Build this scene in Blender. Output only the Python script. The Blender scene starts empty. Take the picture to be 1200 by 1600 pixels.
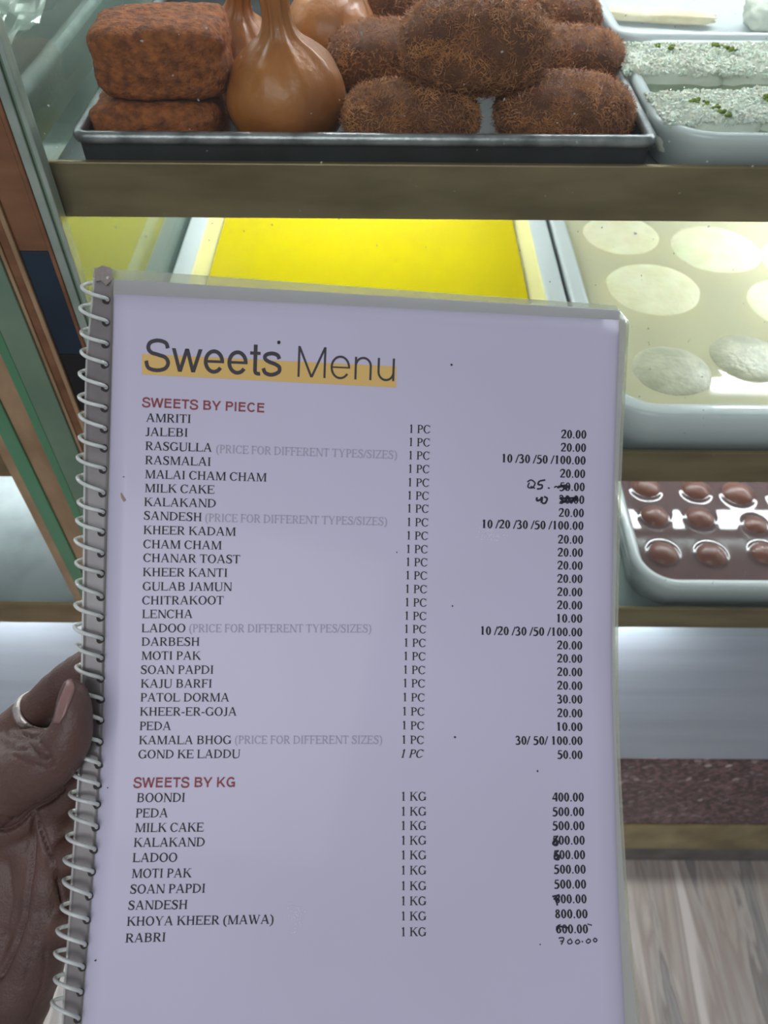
import bpy, bmesh, math, random
from mathutils import Vector, Matrix, noise
random.seed(7)
sc = bpy.context.scene
COL = sc.collection
PI = math.pi
# ---------------------------------------------------------------- camera
F_PX, TH, ROLL = 1212.0, math.radians(48.8), math.radians(0.45)
CAM = Vector((0, 0, 1.47))
_F = Vector((0, math.cos(TH), -math.sin(TH)))
_U0 = Vector((0, math.sin(TH), math.cos(TH)))
_R0 = Vector((1, 0, 0))
_R = _R0 * math.cos(ROLL) + _U0 * math.sin(ROLL)
_U = -_R0 * math.sin(ROLL) + _U0 * math.cos(ROLL)
cd = bpy.data.cameras.new('camera'); cam = bpy.data.objects.new('camera', cd); COL.objects.link(cam)
cam.matrix_world = Matrix(((_R.x, _U.x, -_F.x, CAM.x), (_R.y, _U.y, -_F.y, CAM.y), (_R.z, _U.z, -_F.z, CAM.z), (0, 0, 0, 1)))
cd.sensor_fit = 'HORIZONTAL'; cd.sensor_width = 36.0; cd.lens = 36.0 * F_PX / 1200.0
cd.clip_start = 0.01; cd.clip_end = 50
cd.dof.use_dof = True; cd.dof.focus_distance = 0.365; cd.dof.aperture_fstop = 20
sc.camera = cam

def ray(px, py):
    return _F + _R * ((px - 600) / F_PX) + _U * ((800 - py) / F_PX)
def at(px, py, d):            # point at view depth d
    return CAM + ray(px, py) * d
def on_z(px, py, z):          # point on a horizontal plane
    r = ray(px, py); return CAM + r * ((z - CAM.z) / r.z)
def on_y(px, py, y):          # point on an upright plane
    r = ray(px, py); return CAM + r * ((y - CAM.y) / r.y)
# ---------------------------------------------------------------- world, lamps, exposure
sc.view_settings.view_transform = 'Standard'; sc.view_settings.look = 'None'
sc.view_settings.gamma = 1; sc.view_settings.exposure = 0.0; sc.view_settings.use_curve_mapping = False
w = bpy.data.worlds.new('room_air'); sc.world = w; w.use_nodes = True
w.node_tree.nodes['Background'].inputs[0].default_value = (0.80, 0.82, 0.90, 1)
w.node_tree.nodes['Background'].inputs[1].default_value = 0.34
def area(name, loc, target, size, power, color):
    l = bpy.data.lights.new(name, 'AREA'); l.shape = 'RECTANGLE'; l.size, l.size_y = size; l.energy = power; l.color = color
    o = bpy.data.objects.new(name, l); COL.objects.link(o); o.location = loc
    o.rotation_euler = (Vector(target) - Vector(loc)).to_track_quat('-Z', 'Y').to_euler()
    return o
area('ceiling_lamp', (-0.5, -1.3, 2.75), (0, 0.3, 1.0), (1.6, 1.2), 22, (0.92, 0.93, 1.0))
# ---------------------------------------------------------------- helpers
def lin(c):
    return tuple(((v / 255) / 12.92 if v / 255 <= 0.04045 else ((v / 255 + 0.055) / 1.055) ** 2.4) for v in c) + (1,)
def mat(name, rgb, rough=0.5, metal=0.0, rgb2=None, nscale=30, bump=0.0, bscale=200, coat=0.0, sub=0.0,
        stretch=None, contrast=(0.35, 0.65), emit=0, alpha=None, detail=4, subcol=None):
    m = bpy.data.materials.new(name); m.use_nodes = True
    nt = m.node_tree; b = nt.nodes['Principled BSDF']
    b.inputs['Base Color'].default_value = lin(rgb); b.inputs['Roughness'].default_value = rough
    b.inputs['Metallic'].default_value = metal; b.inputs['Coat Weight'].default_value = coat
    b.inputs['Coat Roughness'].default_value = 0.08
    if sub:
        b.inputs['Subsurface Weight'].default_value = sub; b.inputs['Subsurface Scale'].default_value = 0.01
    tc = nt.nodes.new('ShaderNodeTexCoord'); mp = nt.nodes.new('ShaderNodeMapping')
    nt.links.new(tc.outputs['Object'], mp.inputs['Vector'])
    if stretch: mp.inputs['Scale'].default_value = stretch
    if rgb2:
        n = nt.nodes.new('ShaderNodeTexNoise'); n.inputs['Scale'].default_value = nscale; n.inputs['Detail'].default_value = detail
        r = nt.nodes.new('ShaderNodeValToRGB')
        r.color_ramp.elements[0].position = contrast[0]; r.color_ramp.elements[1].position = contrast[1]
        r.color_ramp.elements[0].color = lin(rgb); r.color_ramp.elements[1].color = lin(rgb2)
        nt.links.new(mp.outputs[0], n.inputs['Vector']); nt.links.new(n.outputs['Fac'], r.inputs[0])
        nt.links.new(r.outputs[0], b.inputs['Base Color'])
    if bump:
        n2 = nt.nodes.new('ShaderNodeTexNoise'); n2.inputs['Scale'].default_value = bscale; n2.inputs['Detail'].default_value = 5
        bp = nt.nodes.new('ShaderNodeBump'); bp.inputs['Strength'].default_value = bump; bp.inputs['Distance'].default_value = 0.002
        nt.links.new(mp.outputs[0], n2.inputs['Vector']); nt.links.new(n2.outputs['Fac'], bp.inputs['Height'])
        nt.links.new(bp.outputs[0], b.inputs['Normal'])
    if emit:
        b.inputs['Emission Color'].default_value = lin(rgb); b.inputs['Emission Strength'].default_value = emit
    if alpha is not None:
        b.inputs['Alpha'].default_value = alpha
    return m
def clear_mat(name, tint, gloss=0.1, haze=0.0, hazecol=(200, 205, 200), rough=0.03, dust=False, fres=True):
    """thin clear sheet: see-through, with a mirror share and a milky share"""
    m = bpy.data.materials.new(name); m.use_nodes = True; nt = m.node_tree; nt.nodes.clear()
    out = nt.nodes.new('ShaderNodeOutputMaterial'); tr = nt.nodes.new('ShaderNodeBsdfTransparent'); tr.inputs[0].default_value = lin(tint)
    gl = nt.nodes.new('ShaderNodeBsdfGlossy'); gl.inputs['Roughness'].default_value = rough; gl.inputs[0].default_value = (1, 1, 1, 1)
    df = nt.nodes.new('ShaderNodeBsdfDiffuse'); df.inputs[0].default_value = lin(hazecol)
    m1 = nt.nodes.new('ShaderNodeMixShader'); m2 = nt.nodes.new('ShaderNodeMixShader')
    m1.inputs[0].default_value = haze
    nt.links.new(tr.outputs[0], m1.inputs[1]); nt.links.new(df.outputs[0], m1.inputs[2])
    if dust:
        tc = nt.nodes.new('ShaderNodeTexCoord'); n = nt.nodes.new('ShaderNodeTexNoise'); n.inputs['Scale'].default_value = 260; n.inputs['Detail'].default_value = 1
        r = nt.nodes.new('ShaderNodeValToRGB'); r.color_ramp.elements[0].position = 0.765; r.color_ramp.elements[1].position = 0.80
        r.color_ramp.elements[0].color = (haze,) * 3 + (1,); r.color_ramp.elements[1].color = (dust,) * 3 + (1,)
        nt.links.new(tc.outputs['Object'], n.inputs['Vector']); nt.links.new(n.outputs['Fac'], r.inputs[0]); nt.links.new(r.outputs[0], m1.inputs[0])
    nt.links.new(m1.outputs[0], m2.inputs[1]); nt.links.new(gl.outputs[0], m2.inputs[2])
    if fres:
        fr = nt.nodes.new('ShaderNodeFresnel'); fr.inputs[0].default_value = 1.45
        mu = nt.nodes.new('ShaderNodeMath'); mu.operation = 'MULTIPLY'; mu.inputs[1].default_value = gloss
        ge = nt.nodes.new('ShaderNodeNewGeometry'); fb = nt.nodes.new('ShaderNodeMath'); fb.operation = 'SUBTRACT'; fb.inputs[0].default_value = 1
        mf = nt.nodes.new('ShaderNodeMath'); mf.operation = 'MULTIPLY'      # a thin sheet mirrors at its outer face only
        nt.links.new(ge.outputs['Backfacing'], fb.inputs[1]); nt.links.new(fr.outputs[0], mu.inputs[0])
        nt.links.new(mu.outputs[0], mf.inputs[0]); nt.links.new(fb.outputs[0], mf.inputs[1]); nt.links.new(mf.outputs[0], m2.inputs[0])
    else: m2.inputs[0].default_value = gloss
    nt.links.new(m2.outputs[0], out.inputs[0])
    return m
def obj(name, bm, m=None, parent=None, smooth=False, free=True):
    if isinstance(bm, bmesh.types.BMesh):
        me = bpy.data.meshes.new(name); bm.normal_update(); bm.to_mesh(me)
        if free: bm.free()
    else: me = bm
    if m and not me.materials: me.materials.append(m)
    if smooth:
        for p in me.polygons: p.use_smooth = True
    o = bpy.data.objects.new(name, me); COL.objects.link(o)
    if parent: o.parent = parent
    return o
def thing(name, label, cat, group=None, loc=(0, 0, 0), rz=0):
    o = bpy.data.objects.new(name, None); COL.objects.link(o); o.empty_display_size = 0.02
    o.location = loc; o.rotation_euler = (0, 0, rz); return tag(o, label, cat, group)
def tag(o, label, cat, group=None, kind=None):
    o['label'] = label; o['category'] = cat
    if group: o['group'] = group
    if kind: o['kind'] = kind
    return o
def box(bm, x0, x1, y0, y1, z0, z1, bev=0.0):
    b = bmesh.new(); bmesh.ops.create_cube(b, size=1)
    for v in b.verts:
        v.co = Vector(((x0 + x1) / 2 + v.co.x * (x1 - x0), (y0 + y1) / 2 + v.co.y * (y1 - y0), (z0 + z1) / 2 + v.co.z * (z1 - z0)))
    if bev: bmesh.ops.bevel(b, geom=b.edges[:], offset=bev, segments=2, affect='EDGES', profile=0.5)
    me = bpy.data.meshes.new('t'); b.to_mesh(me); b.free(); bm.from_mesh(me); bpy.data.meshes.remove(me)
    return bm
def boxo(name, x0, x1, y0, y1, z0, z1, m, parent=None, bev=0.0):
    return obj(name, box(bmesh.new(), x0, x1, y0, y1, z0, z1, bev), m, parent)
def tube(bm, pts, r, seg=8, cap=True):
    rings = []; n = len(pts); prev = None
    for i, p in enumerate(pts):
        t = (pts[min(i + 1, n - 1)] - pts[max(i - 1, 0)]).normalized()
        if prev is None:
            a = Vector((0, 0, 1)) if abs(t.z) < 0.9 else Vector((1, 0, 0)); u = t.cross(a).normalized()
        else: u = (prev - t * prev.dot(t)).normalized()
        prev = u; v = t.cross(u); rr = r[i] if isinstance(r, (list, tuple)) else r
        rings.append([bm.verts.new(p + (u * math.cos(2 * PI * k / seg) + v * math.sin(2 * PI * k / seg)) * rr) for k in range(seg)])
    for a, b in zip(rings, rings[1:]):
        for k in range(seg): bm.faces.new((a[k], a[(k + 1) % seg], b[(k + 1) % seg], b[k]))
    if cap: bm.faces.new(rings[0][::-1]); bm.faces.new(rings[-1])
    return bm
def rrect(x0, x1, y0, y1, r, seg=8):
    out = []
    for cx, cy, a0 in ((x1 - r, y1 - r, 0), (x0 + r, y1 - r, PI / 2), (x0 + r, y0 + r, PI), (x1 - r, y0 + r, 3 * PI / 2)):
        for k in range(seg + 1):
            a = a0 + PI / 2 * k / seg; out.append((cx + r * math.cos(a), cy + r * math.sin(a)))
    return out
def tray_mesh(x0, x1, y0, y1, z, prof, r, seg=8):
    """prof: list of (inset, height) from the inside bottom over the rim to the outside bottom"""
    bm = bmesh.new(); loops = []
    for ins, h in prof:
        rr = max(r - ins, 0.003)
        loops.append([bm.verts.new((x, y, z + h)) for x, y in rrect(x0 + ins, x1 - ins, y0 + ins, y1 - ins, rr, seg)])
    n = len(loops[0])
    for a, b in zip(loops, loops[1:]):
        for k in range(n): bm.faces.new((a[k], b[k], b[(k + 1) % n], a[(k + 1) % n]))
    bm.faces.new(loops[0]); bm.faces.new(loops[-1][::-1])
    return bm
# ---------------------------------------------------------------- materials
M = {}
M['steel'] = mat('brushed_steel', (190, 200, 210), 0.36, .6, (178, 188, 198), 3, 0.02, 40, stretch=(1, 1, 12))
M['dark_steel'] = mat('worn_tray_steel', (172, 172, 172), 0.32, 0.7, (104, 106, 108), 50, 0.15, 300)
M['tray_side'] = mat('tray_dull_steel', (44, 45, 45), 0.7, 0.05, (30, 31, 31), 25)
M['brass'] = mat('brown_brass_lip', (158, 140, 106), 0.36, 0.7, (126, 110, 80), 9, 0.05, 90, stretch=(1, 1, 4))
M['brass_pale'] = mat('pale_brass_strip', (178, 164, 118), 0.35, 0.7, (138, 124, 86), 14)
M['shelf'] = mat('shelf_sheet', (160, 170, 168), 0.3, 0.6, (128, 138, 136), 12)
M['white_plastic'] = mat('white_enamel', (214, 220, 222), 0.25, 0, coat=0.4)
M['grey_band'] = mat('grey_skirting', (118, 114, 108), 0.6, 0, (96, 92, 88), 20)
M['copper'] = mat('polished_copper_film', (150, 108, 78), 0.3, 0.45, (120, 84, 60), 14, stretch=(1, 1, 3))
M['copper_pale'] = mat('tan_laminate', (176, 148, 114), 0.45, 0.1, (146, 118, 88), 18, 0.05, 80, stretch=(2, 1, 1))
M['navy'] = mat('navy_painted_reflection', (34, 56, 74), 0.25, 0.1, (24, 38, 50), 8)
M['black'] = mat('black_painted_reflection', (14, 15, 18), 0.3)
M['green_edge'] = mat('green_glass_edge', (84, 140, 102), 0.25, 0, (66, 118, 84), 12, stretch=(1, 1, .3), coat=.5)
M['green_face'] = mat('green_glass_bevel', (122, 146, 120), 0.25, 0, (96, 122, 100), 10, coat=.5)
M['pale_edge'] = mat('pale_glass_edge', (160, 172, 160), 0.3, 0, (128, 142, 130), 25, coat=.3)
M['glass'] = clear_mat('case_glass', (250, 253, 251), 0.2, 0.012, dust=0.5)
M['side_glass'] = clear_mat('side_glass', (222, 228, 224), 1.0, 0.26, (176, 196, 186))
M['led'] = mat('led_diffuser', (246, 250, 255), 0.4, emit=1)
# granite
def granite():
    m = bpy.data.materials.new('red_granite'); m.use_nodes = True; nt = m.node_tree; b = nt.nodes['Principled BSDF']; b.inputs['Roughness'].default_value = .35
    tc = nt.nodes.new('ShaderNodeTexCoord'); v = nt.nodes.new('ShaderNodeTexVoronoi'); v.inputs['Scale'].default_value = 150
    n = nt.nodes.new('ShaderNodeTexNoise'); n.inputs['Scale'].default_value = 40
    mx = nt.nodes.new('ShaderNodeMix'); mx.data_type = 'RGBA'; mx.blend_type = 'MIX'; mx.inputs[0].default_value = .45
    r = nt.nodes.new('ShaderNodeValToRGB'); els = r.color_ramp.elements
    els[0].position = .2; els[0].color = lin((40, 30, 32)); els[1].position = .8; els[1].color = lin((206, 182, 180))
    for p, c in ((.42, (84, 56, 58)), (.55, (134, 102, 102)), (.66, (58, 42, 44))):
        e = els.new(p); e.color = lin(c)
    nt.links.new(tc.outputs['Object'], v.inputs['Vector']); nt.links.new(tc.outputs['Object'], n.inputs['Vector'])
    nt.links.new(v.outputs['Color'], mx.inputs[6]); nt.links.new(n.outputs['Color'], mx.inputs[7])
    nt.links.new(mx.outputs[2], r.inputs[0]); nt.links.new(r.outputs[0], b.inputs['Base Color'])
    return m
M['granite'] = granite()
def marble():
    m = bpy.data.materials.new('streaked_marble'); m.use_nodes = True; nt = m.node_tree; b = nt.nodes['Principled BSDF']; b.inputs['Roughness'].default_value = .3
    tc = nt.nodes.new('ShaderNodeTexCoord'); mp = nt.nodes.new('ShaderNodeMapping'); mp.inputs['Scale'].default_value = (11, 1.1, 1); mp.inputs['Rotation'].default_value = (0, 0, .06)
    n = nt.nodes.new('ShaderNodeTexNoise'); n.inputs['Scale'].default_value = 2.2; n.inputs['Detail'].default_value = 7; n.inputs['Distortion'].default_value = .6
    r = nt.nodes.new('ShaderNodeValToRGB'); els = r.color_ramp.elements
    els[0].position = .3; els[0].color = lin((118, 118, 118)); els[1].position = .72; els[1].color = lin((206, 200, 192))
    for p, c in ((.4, (156, 152, 148)), (.46, (134, 128, 122)), (.5, (176, 170, 162)), (.58, (158, 146, 136))):
        e = els.new(p); e.color = lin(c)
    nt.links.new(tc.outputs['Object'], mp.inputs[0]); nt.links.new(mp.outputs[0], n.inputs['Vector']); nt.links.new(n.outputs['Fac'], r.inputs[0]); nt.links.new(r.outputs[0], b.inputs['Base Color'])
    return m
M['marble'] = marble()
# ---------------------------------------------------------------- setting
Y0 = 0.45
XL, XR, YB = -0.205, 1.25, 1.10          # the case: left side, right side, back
fl = boxo('floor', -2.2, 2.2, -1.2, 1.6, -0.03, 0, M['marble']); fl['kind'] = 'structure'
wl = boxo('wall_back', -2.2, 2.2, 1.3, 1.36, 0, 2.6, mat('grey_wall', (150, 155, 160), .7, 0, (135, 140, 145), 4)); wl['kind'] = 'structure'
Z1, Z2, Z3 = 1.2633, 1.0312, 0.808       # tops of the three shelf lips
ZB, ZG, ZS = 0.454, 0.2055, 0.093        # foot of steel panel, of granite, of brass strip
def case(t, x0, x1, full=True, y0=Y0):
    for zt in (Z1, Z2, Z3):
        s = boxo('shelf', x0 + .001, x1 - .001, y0 + .004, YB, zt - .016, zt - .012, M['shelf'], t)
        l = box(bmesh.new(), x0 + .001, x1 - .001, y0, y0 + .004, zt - .034, zt, 0.0008)
        obj('shelf_lip', l, M['brass'], s)
    pb = box(bmesh.new(), x0, x1, 0, .006, ZB, Z3 - .018)
    for v in pb.verts: v.co.y += y0 - .0035 + .05 * (v.co.z - ZB) / (Z3 - ZB)
    obj('front_panel', pb, M['steel'], t)
    boxo('back_panel', x0, x1, YB + .002, YB + .008, ZB, 1.62, M['shelf'], t)
    g = boxo('plinth', x0, x1, y0 - .004, YB, ZG, ZB, M['granite'], t)
    boxo('brass_strip', x0, x1, y0 - .006, YB, ZS, ZG, M['brass_pale'], t, .001)
    boxo('kick_board', x0, x1, y0 + .004, YB, .0, ZS, M['grey_band'], t)
dc = thing('display_case', 'glass fronted sweets display case with brown metal shelf lips and granite plinth, filling the right', 'display case')
case(dc, XL, XR)
boxo('front_glass', XL, XR, Y0 - .011, Y0 - .007, Z3 - .034, 1.62, M['glass'], dc)
boxo('side_glass', XL - .006, XL - .001, Y0 - .004, YB, Z3 - .034, 1.62, M['side_glass'], dc)
NL, NR = -1.3, -0.232
nc = thing('display_case', 'neighbouring display case with steel panel, glimpsed at the left beyond the green glass edges', 'display case')
case(nc, NL, NR)
# upright strips between the two cases (all touch each other, one frame)
cf = thing('corner_frame', 'upright frame of copper and green glass edge strips, a navy reflection painted on, between the two display cases', 'frame')
yf = Y0 - .012
def strip(name, x0, x1, z0, z1, m, d=0.0, th=.010):
    return boxo(name, x0, x1, yf - d, yf - d + th, z0, z1, M[m], cf, .0006)
strip('glass_edge', -.1990, -.1960, .56, 1.62, 'pale_edge')
strip('seal', -.2012, -.1991, .56, 1.62, 'green_face', -.002)
strip('glass_edge', -.2068, -.2013, .56, 1.62, 'pale_edge')
strip('copper_strip', -.2095, -.2069, .56, 1.62, 'copper', .001)
for a_, b_, m_ in ((1.213, 1.62, 'copper'), (1.134, 1.2128, 'navy'), (1.082, 1.1338, 'black'), (.56, 1.0818, 'copper_pale')):  # dark reflection in the polished strip, painted as navy and black sections
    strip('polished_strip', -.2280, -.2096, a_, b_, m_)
strip('copper_strip', -.2312, -.2281, .56, 1.62, 'copper_pale', .002)
strip('polished_strip', -.2378, -.2313, .56, 1.62, 'copper')
strip('copper_strip', -.2405, -.2379, .56, 1.62, 'copper_pale', .001)
strip('green_glass', -.2600, -.2406, .56, 1.62, 'green_face', .003)
strip('green_glass', -.2670, -.2601, .56, 1.62, 'green_edge', .003)
strip('laminate_strip', -.2840, -.2671, .56, 1.62, 'copper_pale')
strip('green_glass', -.2960, -.2841, .56, 1.62, 'green_edge', .002)
strip('laminate_strip', -.3050, -.2961, .56, 1.62, 'copper_pale')
# led tubes under the shelves
def led(x0, x1, y, z, power, label, r=.007, down=True):
    t = thing('led_tube', label, 'lamp', 'LED tubes inside the cases')
    hb = boxo('housing', x0, x1, y - .012, y + .012, z + .0065, z + .013, M['white_plastic'], t)
    d = tube(bmesh.new(), [Vector((x0 + .004, y, z)), Vector((x1 - .004, y, z))], r, 12)
    m = M['led'].copy(); m.node_tree.nodes['Principled BSDF'].inputs['Emission Strength'].default_value = power
    obj('diffuser', d, m, t, True)
    for xe in (x0, x1 - .005):
        obj('end_cap', tube(bmesh.new(), [Vector((xe, y, z)), Vector((xe + .005, y, z))], r + .001, 12), M['white_plastic'], t)
    return t
E1, E2, E3 = 75, 95, 30
led(XL + .02, XR - .02, .78, 1.555, E1, 'long LED tube above the top shelf with the fried sweets')
led(.385, XR - .02, .73, Z1 - .030, E2, 'LED tube under the top shelf above the milk tray')
led(XL + .02, .12, .80, Z1 - .030, 66, 'LED tube under the top shelf above the yellow tray')
led(.20, XR - .02, .705, Z2 - .034, E3, 'LED tube under the middle shelf above the brown syrup tray', .013)
led(XL + .02, .325, Y0 + .018, Z3 - .030, 150, 'unseen LED tube added behind the lowest brown shelf lip')  # added tube, makes the glow along the top of the steel panel
led(-1.2, -.34, Y0 + .018, Z3 - .030, 90, 'unseen LED tube added behind the lowest lip of the neighbouring case')  # added tube for the glow on the neighbour's steel panel
led(-1.2, NR - .02, .80, 1.555, 110, 'unseen LED tube added above the top shelf of the neighbouring case')  # this and the next two tubes are added to brighten the neighbouring case
led(-1.2, NR - .02, .80, Z1 - .030, 36, 'unseen LED tube added under the top shelf of the neighbouring case')
led(-1.2, -.34, .80, Z2 - .030, 25, 'unseen LED tube added under the middle shelf of the neighbouring case')
# ---------------------------------------------------------------- trays
def profile(H, rim=.018, wall=.016, lip=.007):
    return [(rim + wall + .008, .003), (rim + wall, .0045), (rim + wall - .006, .010), (rim + .002, H - .003), (rim, H - .0006), (rim - .003, H), (.003, H),
            (.0008, H - .001), (0, H - .003), (.001, H - lip), (.006, 0.001), (.008, 0)]
S1, S2, S3 = Z1 - .012, Z2 - .012, Z3 - .012
# steel baking tray
fl_, fr_ = on_y(113, 226, Y0 + .008), on_y(1031, 214, Y0 + .008)
TX0, TX1, TY0, TY1 = fl_.x, fr_.x, Y0 + .007, .86
TH_ = fr_.z - S1
bt = thing('baking_tray', 'dark worn steel baking tray with rolled rim holding the fried sweets', 'tray')
bm = tray_mesh(TX0, TX1, TY0, TY1, S1, [(.012, .002), (.010, .003), (.005, TH_ - .004), (.003, TH_ - .004), (.003, 0.0005), (.004, 0)], .008)
obj('pan', bm, M['tray_side'], bt)
bm = bmesh.new(); lp = rrect(TX0 + .003, TX1 - .003, TY0 + .003, TY1 - .003, .006, 5)
tube(bm, [Vector((x, y, S1 + TH_ - .0035)) for x, y in lp] + [Vector((lp[0][0], lp[0][1], S1 + TH_ - .0035))], .0036, 10, False)
obj('rolled_rim', bm, M['dark_steel'], bt, True)
# white trays
def white_tray(label, x0, x1, y0, y1, z, H, r, m=None, **k):
    o = obj('serving_tray', tray_mesh(x0, x1, y0, y1, z, profile(H, **k), r, 12), m or M['white_plastic'], None, True)
    return tag(o, label, 'tray')
M['pale_tray'] = mat('pale_grey_tray', (196, 204, 202), .28, 0, (182, 190, 188), 10, coat=.3)
WX0 = TX1 + .002
H1 = .0275
wt = white_tray('white tray on the top shelf right, holding coconut topped sweets in syrup', WX0, WX0 + .26, Y0 + .006, .615, S1, H1, .035, M['pale_tray'], rim=.006, wall=.010)
wt2 = white_tray('plain white tray holding one cream slice, behind the coconut sweets', WX0 + .002, WX0 + .30, .618, .95, S1, H1 + .002, .02, rim=.006, wall=.010)
H2 = .047
yt = white_tray('white tray on the middle shelf filled with bright yellow syrup', -.203, .166, Y0 + .02, .93, S2, H2, .03, rim=.019, wall=.016)
yt.data.materials.append(mat('yellow_lit_enamel', (236, 228, 168), .3))  # yellow light bounced off the syrup, painted into the inner wall colour
for p in yt.data.polygons[:4 * 52]: p.material_index = 1
rt = white_tray('white tray on the middle shelf holding round milk sweets', .170, .55, Y0 + .006, .93, S2, H2, .05, M['white_plastic'], rim=.014, wall=.012, lip=.010)
M['clear_tray'] = clear_mat('clear_plastic', (232, 238, 236), 1.0, 0.62, (232, 238, 238), .12)
H3 = .042
bx0 = on_z(974, 830, S3 + H3).x
gt = white_tray('clear plastic tray of brown syrup on the lowest shelf', bx0, bx0 + .40, Y0 + .006, .86, S3, H3, .045, M['clear_tray'], rim=.010, wall=.010)
# left neighbour's trays
nt1 = white_tray('pale tray in the neighbouring case beside the fried sweets, seen through side glass', -.50, -.2135, .474, .95, S1, .035, .02, M['pale_tray'], rim=.013, wall=.010, lip=.012)
nt2 = white_tray('white tray of dull yellow syrup in the neighbouring case at the left', -.56, -.236, .47, .93, S2, H2, .03, rim=.010, wall=.008)
# liquids
def pool(name, label, x0, x1, y0, y1, z, r, m, bumps=(), res=.0025, cat='syrup', extra=None):
    bm = bmesh.new(); nx = max(4, int((x1 - x0) / res)); ny = max(4, int((y1 - y0) / res)); g = []
    for j in range(ny + 1):
        row = []
        for i in range(nx + 1):
            x = x0 + (x1 - x0) * i / nx; y = y0 + (y1 - y0) * j / ny
            dz = 0
            for (bx, by, ra, rb, hh) in bumps:
                d = (math.hypot((x - bx) / ra, (y - by) / rb) - 1) * min(ra, rb)
                if d < .02: dz += hh * math.exp(-max(d, 0) / (.0013 if res < .0015 else .0022))
            # rounded corners pulled in
            cx = min(max(x, x0 + r), x1 - r); cy = min(max(y, y0 + r), y1 - r); dd = math.hypot(x - cx, y - cy)
            if dd > r: x = cx + (x - cx) * r / dd; y = cy + (y - cy) * r / dd
            row.append(bm.verts.new((x, y, z + dz)))
        g.append(row)
    for j in range(ny):
        for i in range(nx): bm.faces.new((g[j][i], g[j][i + 1], g[j + 1][i + 1], g[j + 1][i]))
    o = obj(name, bm, m, None, True); return tag(o, label, cat, kind='stuff')
M['yellow'] = mat('yellow_syrup', (206, 186, 0), .12, 0, sub=0)
M['yellow_dull'] = mat('dull_yellow_syrup', (196, 178, 16), .2, 0)
pool('yellow_syrup', 'bright yellow syrup filling the left tray of the middle shelf', -.203 + .028, .166 - .029, Y0 + .05, .90, S2 + .026, .012, M['yellow'], res=.02)
pool('yellow_syrup', 'duller yellow syrup in the neighbouring case, left of the tray rims', -.56 + .016, -.236 - .014, .49, .91, S2 + .030, .012, M['yellow_dull'], res=.02)
# rasmalai
LZ = S2 + .034
discs = [(972, 362, 128, .5), (1120, 384, 150, .5), (1022, 446, 156, .5), (1052, 572, 126, 1), (1172, 552, 120, 1), (1262, 405, 150, .5), (880 + 360, 470, 150, .5)]
M['malai'] = mat('soft_milk_sweet', (250, 246, 214), .6, 0, (240, 234, 196), 60, .3, 220, sub=.2)
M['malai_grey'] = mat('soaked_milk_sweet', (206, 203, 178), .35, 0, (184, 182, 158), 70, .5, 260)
def disc_mesh(r, h, seed):
    bm = bmesh.new(); bmesh.ops.create_icosphere(bm, subdivisions=4, radius=1)
    for v in bm.verts:
        x, y, z = v.co; rr = math.hypot(x, y)
        k = (abs(x) ** 2.6 + abs(y) ** 2.6 + 1e-9) ** (1 / 2.6) / (rr + 1e-9) if rr > 1e-6 else 1
        zz = math.copysign(abs(z) ** .38, z)
        n = noise.noise(Vector((x * 1.3 + seed, y * 1.3, 0))) * .028 + noise.noise(Vector((x * 9 + seed, y * 9, z * 9))) * .012
        sc_ = 1 + n
        v.co = Vector((x * r * sc_ * (1 + .12 * (1 - abs(z))), y * r * sc_ * (1 + .12 * (1 - abs(z))), zz * h * sc_))
    return bm
rb = []
for i, (px, py, wd, grey) in enumerate(discs):
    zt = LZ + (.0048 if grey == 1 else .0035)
    c = on_z(px, py, zt); dep = (c - CAM).dot(_F); r = wd / 2 / F_PX * dep / 1.06
    h = .0125
    lab = ['round cream milk sweet under the shelf lip beside the yellow tray', 'round cream milk sweet, back one near the right picture edge',
           'round cream milk sweet in the middle of the tray, widest in view', 'greyish soaked milk sweet at the tray corner beside the menu',
           'greyish soaked milk sweet poking out of the milk at the right edge', 'round cream milk sweet cut by the right picture edge, behind',
           'round cream milk sweet cut by the right picture edge, in front'][i]
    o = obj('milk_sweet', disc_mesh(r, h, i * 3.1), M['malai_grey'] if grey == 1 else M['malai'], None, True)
    o.location = (c.x, c.y, zt - h); tag(o, lab, 'sweet', 'round milk sweets in the white tray')
    if grey == 1: rb.append((c.x, c.y, r * .80, r * .80, .0022))
M['milk'] = clear_mat('thin_milk', (242, 236, 204), 1.0, 0.62, (244, 238, 204), .04)
pool('sweet_milk', 'pale thickened milk around the round milk sweets', .170 + .020, .55 - .022, Y0 + .030, .90, LZ, .028, M['milk'], rb, .003, 'milk')
# gulab jamun
GZ = S3 + .030
balls = [(1010, 758, 52), (1088, 762, 50), (1154, 768, 56), (1024, 803, 50), (1095, 806, 50), (1182, 818, 42), (1038, 862, 52), (1113, 864, 52), (1196, 862, 50), (1225, 772, 52), (1255, 812, 50)]
M['jamun'] = mat('brown_dough_ball', (126, 78, 62), .35, 0, (98, 54, 42), 70, .2, 200, coat=.3)
M['syrup_brown'] = clear_mat('brown_syrup', (140, 112, 106), 1.3, .5, (128, 104, 104), .04)
def ball_mesh():
    bm = bmesh.new(); bmesh.ops.create_icosphere(bm, subdivisions=3, radius=1)
    for v in bm.verts: v.co *= 1 + .04 * noise.noise(v.co * 2.2)
    return bm
BM = None; gb = []
wh = ['left end of the back row by the menu', 'second from left in the back row', 'third from left in the back row', 'left end of the middle row, in the glare', 'second in the middle row, in the glare',
      'small one at the right end of the middle row', 'left end of the front row, nearest the tray corner', 'middle of the front row', 'front row, cut by the right picture edge', 'back row, past the right picture edge', 'middle row, past the right picture edge']
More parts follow.
